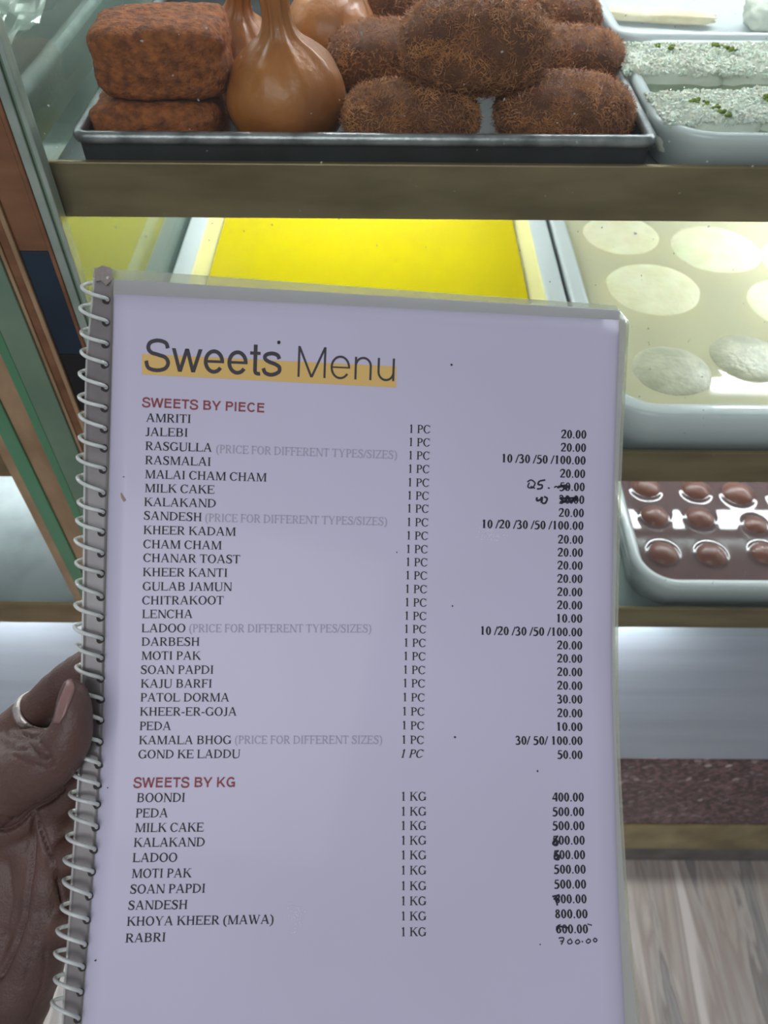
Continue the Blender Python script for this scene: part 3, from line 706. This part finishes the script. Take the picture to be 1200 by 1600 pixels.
    G['Y'] = (722, rect(360 - T / 2, 360 + T / 2, 0, 300) + dia(130, H, 360, 270, T) + dia(590, H, 370, 280, t) + sf(25, 250, 1) + sf(500, 700, 1) + sf(250, 470, 0))
    G['Z'] = (611, dia(70, 10, 530, H - 10, T) + rect(40, 580, 0, t) + rect(50, 560, H - t, H) + tick(52, 510, 150) + tick(585, 0, 160))
    k = T * .95
    G['1'] = (500, rect(250 - T / 2, 250 + T / 2, 0, 676) + sf(140, 370, 0) + stroke([(130, 575), (200, 610), (255, 665)], [t, t * 1.3, t * 1.5]))
    G['2'] = (500, stroke([(45, 480), (90, 610), (220, 655), (360, 600), (375, 470), (300, 330), (60, 40)], [t, t * 1.3, t * 1.4, T, k, k * .8, t * 1.2]) + rect(40, 440, 0, 62 if t < 60 else 90) + dia(450, 130, 430, 20, 30))
    G['3'] = (500, stroke([(60, 540), (130, 645), (270, 640), (340, 530), (280, 410), (170, 350)], [t, t * 1.4, t * 1.5, k, t * 1.6, t]) + stroke([(170, 350), (320, 320), (385, 200), (330, 60), (180, 8), (50, 50)], [t, t * 1.6, T, k, t * 1.2, t * 1.6]))
    G['4'] = (500, rect(290, 290 + T, 0, 676) + dia(40, 180, 310, 670, t * 1.2) + rect(20, 470, 150, 150 + t * 1.6))
    G['5'] = (500, rect(150, 420, 600, 676) + stroke([(165, 660), (100, 400)], t * 1.3) + stroke([(95, 395), (260, 390), (385, 300), (390, 160), (290, 30), (160, 5), (40, 45)], [t * 1.6, T * .9, T, T, k * .8, t * 1.3, t * 1.6]))
    G['6'] = (500, arc(255, 210, 215, 222, T, t * 1.2, 0, 360, 28) + stroke([(440, 672), (250, 590), (120, 430), (85, 230)], [t * .8, t * 1.8, T, T]))
    G['7'] = (500, rect(50, 450, 590, 676) + dia(190, 0, 420, 640, T * .75) + dia(30, 500, 60, 640, 30))
    G['8'] = (500, arc(250, 510, 175, 168, T * .85, t * 1.1, 0, 360, 26) + arc(250, 180, 205, 195, T * .95, t * 1.1, 0, 360, 28))
    G['0'] = (500, arc(250, 331, 222, 348, T * 1.0, t * 1.1, 0, 360, 32))
    G['.'] = (250, arc(125, 52, 62, 62, 62, 62, 0, 360, 12))
    G['/'] = (278, dia(10, -14, 268, 676, t * 1.4))
    G['-'] = (333, rect(40, 290, 200, 200 + t * 1.5))
    G['('] = (333, stroke([(300, 676), (130, 500), (90, 250), (130, 0), (300, -177)], [t * .6, T * .8, T, T * .8, t * .6]))
    G[')'] = (333, stroke([(33, 676), (200, 500), (240, 250), (200, 0), (33, -177)], [t * .6, T * .8, T, T * .8, t * .6]))
    G[' '] = (250, [])
    return G
REG = serif_font(114, 54); BOLD = serif_font(158, 70)
def sans_font(w, Hc=720, xh=530):
    G = {}; h = w / 2
    G['S'] = (667, stroke([(570, 520), (520, 640), (340, 690), (160, 640), (110, 520), (180, 415), (350, 365), (520, 310), (590, 190), (520, 60), (330, 12), (130, 60), (70, 220)], w, 6))
    G['W'] = (944, dia(60, Hc, 250, 0, w * 1.05) + dia(250, 0, 472, Hc, w * 1.05) + dia(472, Hc, 694, 0, w * 1.05) + dia(694, 0, 884, Hc, w * 1.05))
    G['E'] = (667, rect(85, 85 + w, 0, Hc) + rect(85, 610, 0, w) + rect(85, 580, 345, 345 + w) + rect(85, 605, Hc - w, Hc))
    G['T'] = (611, rect(305 - h, 305 + h, 0, Hc) + rect(20, 590, Hc - w, Hc))
    G['B'] = (722, rect(80, 80 + w, 0, Hc) + rect(80, 420, 0, w) + rect(80, 420, 340, 340 + w * .9) + rect(80, 400, Hc - w, Hc) + arc(440, 205, 230, 205, w, w, -90, 90) + arc(410, 535, 215, 185, w, w, -90, 90))
    G['Y'] = (667, rect(333 - h, 333 + h, 0, 300) + dia(60, Hc, 333, 270, w * 1.15) + dia(606, Hc, 333, 270, w * 1.15))
    G['P'] = (667, rect(80, 80 + w, 0, Hc) + rect(80, 420, 290, 290 + w) + rect(80, 420, Hc - w, Hc) + arc(410, 505, 220, 215, w, w, -90, 90))
    G['I'] = (278, rect(139 - h, 139 + h, 0, Hc))
    G['C'] = (722, arc(380, 360, 325, 372, w, w, 38, 322, 30))
    G['K'] = (722, rect(75, 75 + w, 0, Hc) + dia(170, 230, 610, Hc, w * 1.25) + dia(310, 400, 640, 0, w * 1.25))
    G['G'] = (778, arc(390, 360, 335, 372, w, w, 38, 318, 30) + rect(700 - w, 700, 0, 380) + rect(420, 700, 380 - w, 380))
    G['w'] = (722, dia(45, xh, 205, 0, w) + dia(205, 0, 361, xh, w) + dia(361, xh, 517, 0, w) + dia(517, 0, 677, xh, w))
    G['e'] = (556, arc(278, xh / 2, 238, xh / 2 + 12, w, w, 0, 325, 30) + rect(60, 516, xh / 2 - h * .7, xh / 2 + h * .7))
    G['t'] = (278, rect(95, 95 + w, 90, 690) + rect(15, 258, xh - w * .8, xh) + stroke([(95 + h, 120), (110 + h, 50), (175 + h, 30), (262, 34)], w * .95))
    G['s'] = (500, stroke([(425, 385), (380, 470), (250, 505), (110, 465), (90, 380), (180, 315), (330, 265), (430, 200), (420, 90), (260, 20), (110, 55), (55, 160)], w, 5))
    G['M'] = (833, rect(75, 75 + w, 0, Hc) + rect(758 - w, 758, 0, Hc) + dia(75 + h, Hc, 416, 0, w * 1.1) + dia(758 - h, Hc, 416, 0, w * 1.1))
    G['n'] = (556, rect(70, 70 + w, 0, xh) + arc(278, 320, 208, 218, w, w, 0, 180) + rect(486 - w, 486, 0, 325))
    G['u'] = (556, rect(486 - w, 486, 0, xh) + arc(278, 210, 208, 218, w, w, 180, 360) + rect(70, 70 + w, 205, xh))
    G[' '] = (278, [])
    return G
def lean(px, py):        # how far the sheet's own upright leans at this place, in px per px going up
    u = (px - 170) / 790
    l = (curve(PL, py - 20) - curve(PL, py + 20)) / 40; r = (curve(PR, py - 20) - curve(PR, py + 20)) / 40
    return lerp(l, r, min(max(u, 0), 1))
def lettering(name, text, font, x0, y0, x1, y1, cap, m, parent, capunits=H, slant=0, track=0, off=.00016):
    x = 0; polys = []
    first = font[text[0]][1]; lo = min(p[0] for q in first for p in q)
    for i, ch in enumerate(text):
        adv, ps = font[ch]
        for q in ps: polys.append([(p[0] + x, p[1]) for p in q])
        x += adv + track
    hi = max(p[0] for q in polys for p in q); W = hi - lo; L = math.hypot(x1 - x0, y1 - y0); ex = ((x1 - x0) / W, (y1 - y0) / W)
    ln = lean((x0 + x1) / 2, y0); k = cap / capunits
    bm = bmesh.new(); cache = {}
    for q in polys:
        vs = []
        for (a, b) in q:
            key = (round(a, 1), round(b, 1))
            if key not in cache:
                a2 = a - lo + b * slant
                cache[key] = bm.verts.new(sh(x0 + a2 * ex[0] + b * k * ln, y0 + a2 * ex[1] - b * k, off))
            if cache[key] not in vs: vs.append(cache[key])
        if len(vs) > 2:
            try: bm.faces.new(vs)
            except ValueError: pass
    return obj(name, bm, m, parent)
# ochre band and title
bm = bmesh.new()
q = [(221.7, 553), (221.7, 585), (618.8, 605.5), (619.5, 572.6)]; n = 16
top = [bm.verts.new(sh(lerp(q[0][0], q[3][0], k / n), lerp(q[0][1], q[3][1], k / n), .00008)) for k in range(n + 1)]
bot = [bm.verts.new(sh(lerp(q[1][0], q[2][0], k / n), lerp(q[1][1], q[2][1], k / n), .00008)) for k in range(n + 1)]
for k in range(n): bm.faces.new((top[k], bot[k], bot[k + 1], top[k + 1]))
obj('title_band', bm, M['band'], page)
lettering('title_word', 'Sweets', sans_font(88), 225, 578.5, 439.5, 587.6, 48.5, M['ink_dark'], page, 705)
lettering('title_word', 'Menu', sans_font(52), 464.5, 588.6, 616, 595.7, 48, M['ink_dark'], page, 720)
SB_ = sans_font(128)
lettering('section_heading', 'SWEETS BY PIECE', SB_, 221.5, 635.5, 412.6, 644.6, 14.5, M['ink_red'], page, 715, track=10)
lettering('section_heading', 'SWEETS BY KG', SB_, 207.8, 1230.7, 366.8, 1229.8, 15.5, M['ink_red'], page, 715, track=10)
names = [('AMRITI', 228, 659, 297.8, 661), ('JALEBI', 227, 681, 293, 682.5), ('RASGULLA', 227, 703, 331, 706), ('RASMALAI', 226.7, 725.2, 329, 728), ('MALAI CHAM CHAM', 226.3, 747.3, 416.5, 752.5),
 ('MILK CAKE', 225.9, 769, 335, 771.6), ('KALAKAND', 225, 790.6, 337, 793), ('SANDESH', 224.6, 811.9, 315, 814.5), ('KHEER KADAM', 224, 834.4, 368.4, 837.4), ('CHAM CHAM', 223.7, 856.5, 346.3, 858.7),
 ('CHANAR TOAST', 223.7, 878, 375, 880.5), ('KHEER KANTI', 223, 900.3, 355, 901.6), ('GULAB JAMUN', 222.8, 922.5, 362.3, 923.4), ('CHITRAKOOT', 222, 944.6, 349.3, 944.6), ('LENCHA', 222, 965.9, 300.8, 965.9),
 ('LADOO', 221, 988, 289.5, 988), ('DARBESH', 221, 1009.2, 311.6, 1009.2), ('MOTI PAK', 220.7, 1031, 313.8, 1031), ('SOAN PAPDI', 219.8, 1053, 333.3, 1053), ('KAJU BARFI', 219.8, 1074.6, 330.7, 1074.6),
 ('PATOL DORMA', 219.4, 1096.3, 358, 1096.3), ('KHEER-ER-GOJA', 218.5, 1118.4, 369.7, 1118.4), ('PEDA', 218, 1140.9, 267, 1140.9), ('KAMALA BHOG', 217, 1163, 361.5, 1162.6), ('GOND KE LADDU', 216, 1185.2, 375, 1184.4),
 ('BOONDI', 213.6, 1253.5, 288.5, 1253), ('PEDA', 211.7, 1277.6, 262, 1277.2), ('MILK CAKE', 210.7, 1300.4, 318, 1299.5), ('KALAKAND', 208.8, 1323.5, 319.4, 1322.6), ('LADOO', 206.8, 1347.2, 276.4, 1346.7),
 ('MOTI PAK', 205.4, 1372, 299, 1371), ('SOAN PAPDI', 203, 1396.5, 320, 1395), ('SANDESH', 200, 1421.7, 292.4, 1420.4), ('KHOYA KHEER (MAWA)', 198, 1446.8, 427, 1443.4), ('RABRI', 195.7, 1473, 258, 1471.2)]
for i, (s_, x0, y0, x1, y1) in enumerate(names):
    lettering('item_name', s_, REG, x0, y0, x1, y1, 13.2 if i < 25 else 14.0, M['ink'], page)
for s_, x0, y0, x1, y1 in (('(PRICE FOR DIFFERENT TYPES/SIZES)', 337.6, 707.5, 620, 717), ('(PRICE FOR DIFFERENT TYPES/SIZES)', 320.5, 815, 604.5, 821),
                           ('(PRICE FOR DIFFERENT TYPES/SIZES)', 295.5, 988, 580, 988.4), ('(PRICE FOR DIFFERENT SIZES)', 367, 1162.3, 597, 1162.3)):
    lettering('grey_note', s_, REG, x0, y0, x1, y1, 12.6, M['ink_grey'], page)
qy = [676.7, 697.3, 718, 739, 760.3, 780.7, 801, 822.3, 843.3, 864.3, 884.7, 905.5, 926.7, 947.7, 968.7, 989.3, 1010.7, 1031.7, 1053, 1074, 1096, 1118, 1140, 1162.3, 1184]
for i, y in enumerate(qy):
    x0 = 639.3 - 11.3 * min(i / 23, 1); x1 = 672.3 - 9.8 * min(i / 23, 1)
    if i == 24: lettering('item_quantity', '1 PC', REG, 626.5, y, 660, y, 12.8, M['ink'], page, slant=.26)
    else: lettering('item_quantity', '1 PC', REG, x0 + 1, y - .3, x1, y + .5, 12.8, M['ink'], page)
for i, y in enumerate([1251.3, 1274.7, 1297, 1320, 1343, 1366.7, 1391, 1414.7, 1438.3, 1463]):
    lettering('item_quantity', '1 KG', REG, 628, y, 666.3, y - .2, 13.6, M['ink'], page)
multi = {2: ('10 /30 /50 /100.00', 785, 722.3), 7: ('10 /20 /30 /50 /100.00', 754, 825), 15: ('10 /20 /30 /50 /100.00', 751.7, 991.7), 23: ('30/ 50/ 100.00', 805.7, 1163.3)}
py_ = [685.3, 706, 726, 746.7, 767.3, 787.3, 808, 827.9, 849.7, 870, 890.3, 911, 931.7, 952.3, 973, 994.3, 1015, 1035.7, 1056.7, 1078, 1099.3, 1121, 1142.3, 1163.9, 1186]
val = {4: '50.00', 5: '30.00', 14: '10.00', 20: '30.00', 22: '10.00', 24: '50.00'}
for i, y in enumerate(py_):
    xr = curve([(685, 916), (767, 913.5), (850, 911), (950, 909.8), (1190, 910.3)], y)
    if i in multi:
        s_, x0, yl = multi[i]; lettering('item_price', s_, BOLD, x0, yl, xr, y, 12.8, M['ink'], page)
    else: lettering('item_price', val.get(i, '20.00'), BOLD, xr - 39.3, y - .6, xr, y, 12.8, M['ink'], page)
kg = [('400.00', 862.7, 912.3, 1252.3), ('500.00', 863.3, 912.7, 1275), ('500.00', 863.3, 913.3, 1297), ('500.00', 863.6, 913.7, 1319.7), ('500.00', 865, 914.3, 1342.3), ('500.00', 865.7, 915.3, 1365), ('500.00', 866, 916, 1388.3),
      ('600.00', 866.7, 916.7, 1411.3), ('800.00', 867.7, 918.3, 1434.7), ('600.00', 868.7, 919, 1458.3)]
for s_, x0, x1, y in kg: lettering('item_price', s_, BOLD, x0, y, x1, y, 13.4, M['ink'], page)
# pen marks
def pen(strokes, name='pen_mark', m='ink_pen', off=.00022):
    bm = bmesh.new()
    for pts, w_ in strokes:
        if len(pts) == 2: pts = [pts[0], ((pts[0][0] + pts[1][0]) / 2, (pts[0][1] + pts[1][1]) / 2), pts[1]]
        for q in stroke(pts, w_, 5):
            try: bm.faces.new([bm.verts.new(sh(a, b, off)) for a, b in q])
            except ValueError: pass
    return obj(name, bm, M[m], page)
pen([([(827, 754), (825, 761), (832, 762), (836, 755), (830, 750), (824, 753)], 2.2), ([(829, 760), (836, 763)], 2.2),
     ([(852, 750), (843, 752), (841, 757), (847, 758), (846, 763), (839, 764)], 2.6), ([(856, 762), (859, 763)], 2), ([(866, 762), (869, 760), (873, 763)], 2), ([(872, 761), (884, 759), (890, 763)], 4), ([(876, 757), (886, 766)], 3)])
pen([([(839, 777), (839, 782), (844, 781), (847, 777), (846, 786)], 3.2), ([(850, 776), (855, 779), (852, 786), (847, 786)], 2.8), ([(875, 777), (882, 784), (887, 776), (892, 785), (899, 777), (903, 783)], 4),
     ([(875, 785), (902, 781)], 3.6), ([(876, 779), (903, 778)], 3.4)])
pen([([(872, 1306), (866, 1313), (864, 1319), (870, 1321), (872, 1315), (866, 1315)], 2.6), ([(870, 1308), (865, 1318)], 3)])
pen([([(873, 1329), (867, 1335), (867, 1342), (873, 1343), (873, 1337), (867, 1338)], 2.6)])
pen([([(863, 1401), (874, 1400), (870, 1408), (871, 1415)], 2.6), ([(865, 1404), (873, 1406)], 3.4)])
pen([([(869, 1449), (878, 1448), (888, 1450)], 2.6), ([(918, 1444), (925, 1446)], 1.6)])
pen([([(873, 1466), (881, 1466), (877, 1476)], 1.9), ([(875, 1471), (881, 1470)], 1.5), ([(892, 1467), (887, 1471), (889, 1475), (894, 1473), (892, 1468)], 1.7), ([(903, 1468), (899, 1472), (902, 1475), (906, 1472), (903, 1468)], 1.7),
     ([(909, 1471), (911, 1472)], 2), ([(920, 1467), (916, 1471), (919, 1474), (923, 1470), (919, 1467)], 1.7), ([(930, 1466), (927, 1469), (930, 1472), (933, 1469), (930, 1466)], 1.7)])
M['speck'] = mat('dark_speck', (24, 22, 22), .6)
M['stain'] = mat('tan_food_stain', (150, 128, 108), .6)
M['glare_paint'] = mat('painted_glare', (214, 212, 228), .35)  # glare on the laminated page, painted in as pale flecks
for k, (x, y, r_) in enumerate([(435.5, 535, 2.6), (705.5, 570, 1.6), (711, 1152, 1.6), (148 + 20, 1231, 1.0), (840, 1205, 1.4), (707, 947, 1.2), (844, 1476, 1.0), (149, 1501, 1.4), (620, 863, .9), (193, 745, .9)]):
    bm = bmesh.new(); bm.faces.new([bm.verts.new(sh(x + r_ * math.cos(a * PI / 4) * (1 + .3 * math.sin(a * 3 + k)), y + r_ * 1.1 * math.sin(a * PI / 4), .0003)) for a in range(8)])
    obj('speck', bm, M['speck'], page)
pen([([(189, 770), (191, 776), (195, 783)], [1.2, 4, 4.5])], 'food_stain', 'stain')
rnd = random.Random(5)
for (cx, cy, sx, sy, ang) in ((762, 838, 26, 10, 0), (462, 1432, 12, 22, .3)):
    ss = []
    for _ in range(46):
        x = cx + rnd.gauss(0, .45) * sx; y = cy + rnd.gauss(0, .45) * sy; a = rnd.uniform(-1, 1) + PI / 4; l = rnd.uniform(1.5, 4.5)
        ss.append(([(x, y), (x + l * math.cos(a), y - l * math.sin(a))], rnd.uniform(.5, 1.3)))
    pen(ss, 'glare_patch', 'glare_paint', .00013)
# ---------------------------------------------------------------- the hand that holds the book
from mathutils.bvhtree import BVHTree
def project(p):
    d = p - CAM; z = d.dot(_F); return 600 + F_PX * d.dot(_R) / z, 800 - F_PX * d.dot(_U) / z, z
pe = thing('person', 'dark skinned left hand holding the menu by its coil, silver ring on the forefinger', 'person')
def limb(bm, pts):
    """pts: (px, py, depth, radius in metres); a tapering chain of balls and cones"""
    P = [(at(a, b, c), r) for a, b, c, r in pts]; Q = []
    for i in range(len(P) - 1):
        p0, p1, p2, p3 = P[max(i - 1, 0)], P[i], P[i + 1], P[min(i + 2, len(P) - 1)]
        for k in range(5):
            t = k / 5; f = lambda a, b, c, d: .5 * (2 * b + (c - a) * t + (2 * a - 5 * b + 4 * c - d) * t * t + (3 * b - a - 3 * c + d) * t ** 3)
            Q.append((f(p0[0], p1[0], p2[0], p3[0]), f(p0[1], p1[1], p2[1], p3[1])))
    Q.append(P[-1])
    for (c, r) in Q:
        bmesh.ops.create_icosphere(bm, subdivisions=3, radius=r, matrix=Matrix.Translation(c))
    tube(bm, [q[0] for q in Q], [q[1] * .985 for q in Q], 20)
hb = bmesh.new()
# thumb: from the ball of the thumb to the tip
limb(hb, [(-110, 1300, .345, .021), (-40, 1245, .330, .0175), (25, 1218, .316, .0135), (68, 1196, .305, .0115), (104, 1160, .300, .0092), (114, 1122, .2985, .0073), (115, 1090, .2985, .0058), (112, 1073, .299, .0038)])
limb(hb, [(20, 1195, .324, .012), (-50, 1210, .338, .015)])
# forefinger with the ring, bent behind the book
limb(hb, [(-120, 1270, .366, .0120), (-40, 1200, .356, .0108), (20, 1144, .350, .0099), (60, 1108, .345, .0090), (100, 1070, .336, .0084), (140, 1040, .3305, .0078), (185, 1022, .3300, .0072), (225, 1010, .330, .0064)])
limb(hb, [(-60, 1290, .352, .016), (10, 1285, .348, .012), (60, 1262, .344, .0095), (88, 1235, .343, .007)])
limb(hb, [(-60, 1330, .360, .016), (30, 1310, .352, .0125), (60, 1340, .350, .0125), (50, 1420, .351, .014)])
limb(hb, [(-20, 1195, .345, .011), (30, 1172, .330, .0088), (60, 1165, .318, .007)])
# palm, heel of the hand and the bases of the fingers
limb(hb, [(-130, 1330, .372, .020), (-30, 1330, .362, .0165), (22, 1345, .354, .0140), (20, 1430, .354, .0165), (0, 1530, .356, .020), (-50, 1620, .362, .023)])
limb(hb, [(-130, 1400, .375, .026), (-90, 1520, .376, .030), (-130, 1650, .385, .032)])
limb(hb, [(85, 1245, .348, .0085), (84, 1300, .346, .0100), (80, 1370, .345, .0115), (70, 1450, .345, .0128), (36, 1530, .347, .0145), (-12, 1610, .352, .0165)])
limb(hb, [(60, 1500, .350, .0120), (18, 1585, .350, .0150), (-50, 1680, .362, .022)])
# middle, ring and little finger behind the book
limb(hb, [(84, 1262, .345, .0090), (130, 1215, .338, .0086), (180, 1180, .334, .0080), (235, 1160, .3335, .0070)])
limb(hb, [(88, 1345, .344, .0090), (135, 1325, .336, .0084), (185, 1300, .332, .0078), (235, 1285, .3315, .0068)])
limb(hb, [(80, 1440, .345, .0085), (130, 1440, .334, .0076), (175, 1425, .329, .0070), (215, 1412, .328, .0060)])
# wrist and forearm, leaving the frame at the lower left
limb(hb, [(-100, 1560, .378, .030), (-190, 1720, .395, .028), (-330, 1930, .42, .031), (-520, 2200, .45, .038)])
me = bpy.data.meshes.new('hand'); hb.to_mesh(me); hb.free()
hand = bpy.data.objects.new('hand', me); COL.objects.link(hand)
rm = hand.modifiers.new('r', 'REMESH'); rm.mode = 'VOXEL'; rm.voxel_size = .0011; rm.use_smooth_shade = True
sm = hand.modifiers.new('s', 'SMOOTH'); sm.factor = .6; sm.iterations = 9
dg = bpy.context.evaluated_depsgraph_get(); dg.update()
me2 = bpy.data.meshes.new_from_object(hand.evaluated_get(dg)); hand.modifiers.clear(); hand.data = me2; bpy.data.meshes.remove(me)
me2.name = 'hand'
# creases: (polyline in view, half width, depth)
cre = [([(53, 1264), (66, 1300), (81, 1340), (90, 1375), (98, 1412)], 2.4, .0022), ([(53, 1268), (52, 1310), (48, 1356), (37, 1437), (20, 1490), (0, 1527)], 2.6, .0024),
       ([(-5, 1300), (12, 1297), (30, 1287), (50, 1266), (80, 1250), (98, 1234)], 2.4, .0026), ([(32, 1145), (48, 1149), (62, 1150)], 1.9, .0016), ([(44, 1164), (52, 1176), (60, 1181), (74, 1184)], 1.7, .0014),
       ([(10, 1142), (24, 1152), (40, 1156)], 1.3, .0009), ([(0, 1152), (14, 1164), (30, 1171), (44, 1170)], 1.5, .0011), ([(20, 1180), (36, 1188), (58, 1197), (72, 1204)], 1.3, .0008),
       ([(62, 1160), (70, 1168), (80, 1186), (86, 1198)], 1.3, .0008), ([(80, 1186), (84, 1200), (94, 1208)], 1.3, .0007), ([(28, 1232), (40, 1244), (56, 1250)], 1.4, .0006),
       ([(0, 1275), (24, 1278)], 1.3, .0008), ([(12, 1340), (20, 1400), (10, 1460)], 1.5, .0006), ([(60, 1400), (58, 1460), (40, 1530)], 1.6, .0007),
       ([(72, 1480), (66, 1540), (44, 1590)], 1.5, .0006)]
me2.calc_loop_triangles()
nrm = [v.normal.copy() for v in me2.vertices]
segs = [((a, b), w_, d) for pl, w_, d in cre for a, b in zip(pl, pl[1:])]
for v, n_ in zip(me2.vertices, nrm):
    p = v.co
    x, y, z = project(p)
    n3 = noise.noise(p * 130) * .0005 + noise.noise(p * 420) * .00016
    push = 0
    if -20 < x < 160 and 1020 < y < 1620 and n_.dot(_F) < .1 :
        best = {}
        for ((x0, y0), (x1, y1)), w_, d in segs:
            dx, dy = x1 - x0, y1 - y0; t = min(max(((x - x0) * dx + (y - y0) * dy) / (dx * dx + dy * dy), 0), 1)
            q = math.hypot(x - x0 - t * dx, y - y0 - t * dy)
            if q < w_ * 3: push = max(push, d * (1.8 if x < 84 and 1138 < y < 1210 else 1) * math.exp(-(q / w_) ** 2 * .7))
    v.co = p + n_ * (n3 - push)
for p in me2.polygons: p.use_smooth = True
M['skin'] = mat('brown_skin', (98, 71, 62), .52, 0, (74, 52, 45), 26, .25, 900, sub=.05, contrast=(.3, .7), coat=.05)
me2.materials.clear(); me2.materials.append(M['skin']); hand.parent = pe
# nail, seen from the side of the thumb
bvh = BVHTree.FromPolygons([v.co for v in me2.vertices], [tuple(p.vertices) for p in me2.polygons])
NLt = [(1062, 105), (1075, 100), (1090, 94), (1105, 89), (1118, 86), (1130, 83)]; NRt = [(1062, 113), (1075, 117), (1090, 113), (1105, 107), (1118, 102), (1130, 94)]
bm = bmesh.new(); g = []
for j in range(15):
    y = lerp(1062, 1130, j / 14); row = []
    for i in range(8):
        x = lerp(curve(NLt, y), curve(NRt, y), i / 7); r = ray(x, y)
        hit = bvh.ray_cast(CAM, r.normalized()); z = (hit[0] - CAM).dot(_F) if hit[0] else .299
        row.append(min(z, .306))
    g.append(row)
for _ in range(3):
    g = [[(g[max(j - 1, 0)][i] + g[min(j + 1, 14)][i] + g[j][max(i - 1, 0)] + g[j][min(i + 1, 7)] + g[j][i] * 2) / 6 for i in range(8)] for j in range(15)]
F1 = []; B1 = []
for j in range(15):
    y = lerp(1062, 1130, j / 14)
    F1.append([bm.verts.new(at(lerp(curve(NLt, y), curve(NRt, y), i / 7), y, g[j][i] - (.0009 if 0 < i < 7 and 0 < j < 14 else .0003))) for i in range(8)])
    B1.append([bm.verts.new(at(lerp(curve(NLt, y), curve(NRt, y), i / 7), y, g[j][i] + .0008)) for i in range(8)])
for j in range(14):
    for i in range(7):
        bm.faces.new((F1[j][i], F1[j + 1][i], F1[j + 1][i + 1], F1[j][i + 1])); bm.faces.new((B1[j][i], B1[j][i + 1], B1[j + 1][i + 1], B1[j + 1][i]))
    bm.faces.new((F1[j][0], B1[j][0], B1[j + 1][0], F1[j + 1][0])); bm.faces.new((F1[j + 1][7], B1[j + 1][7], B1[j][7], F1[j][7]))
for i in range(7):
    bm.faces.new((F1[0][i + 1], B1[0][i + 1], B1[0][i], F1[0][i])); bm.faces.new((F1[14][i], B1[14][i], B1[14][i + 1], F1[14][i + 1]))
nail = obj('thumb_nail', bm, mat('pink_nail', (132, 100, 94), .4, 0, (118, 88, 84), 60, coat=.3), hand, True); nail['label'] = 'pale pinkish thumb nail seen edge on'
# ring
c0 = at(57, 1113, .3455); ax = (at(100, 1070, .336) - at(20, 1144, .350)).normalized()
u = ax.orthogonal().normalized(); v_ = ax.cross(u); bm = bmesh.new(); rings = []
for k in range(48):
    a = 2 * PI * k / 48; d = u * math.cos(a) + v_ * math.sin(a); row = []
    for (rr, hh) in ((.0090, -.0023), (.0097, -.0024), (.0101, -.0012), (.0102, 0), (.0101, .0012), (.0097, .0024), (.0090, .0023)):
        row.append(bm.verts.new(c0 + d * rr * 1.0 + ax * hh * 1.1))
    rings.append(row)
for k in range(48):
    A, B = rings[k], rings[(k + 1) % 48]
    for q in range(7): bm.faces.new((A[q], A[(q + 1) % 7], B[(q + 1) % 7], B[q]))
rg = obj('finger_ring', bm, mat('worn_silver', (214, 208, 200), .32, .8, (180, 172, 164), 300, .3, 500), pe, True); rg['label'] = 'worn silver ring on the forefinger'
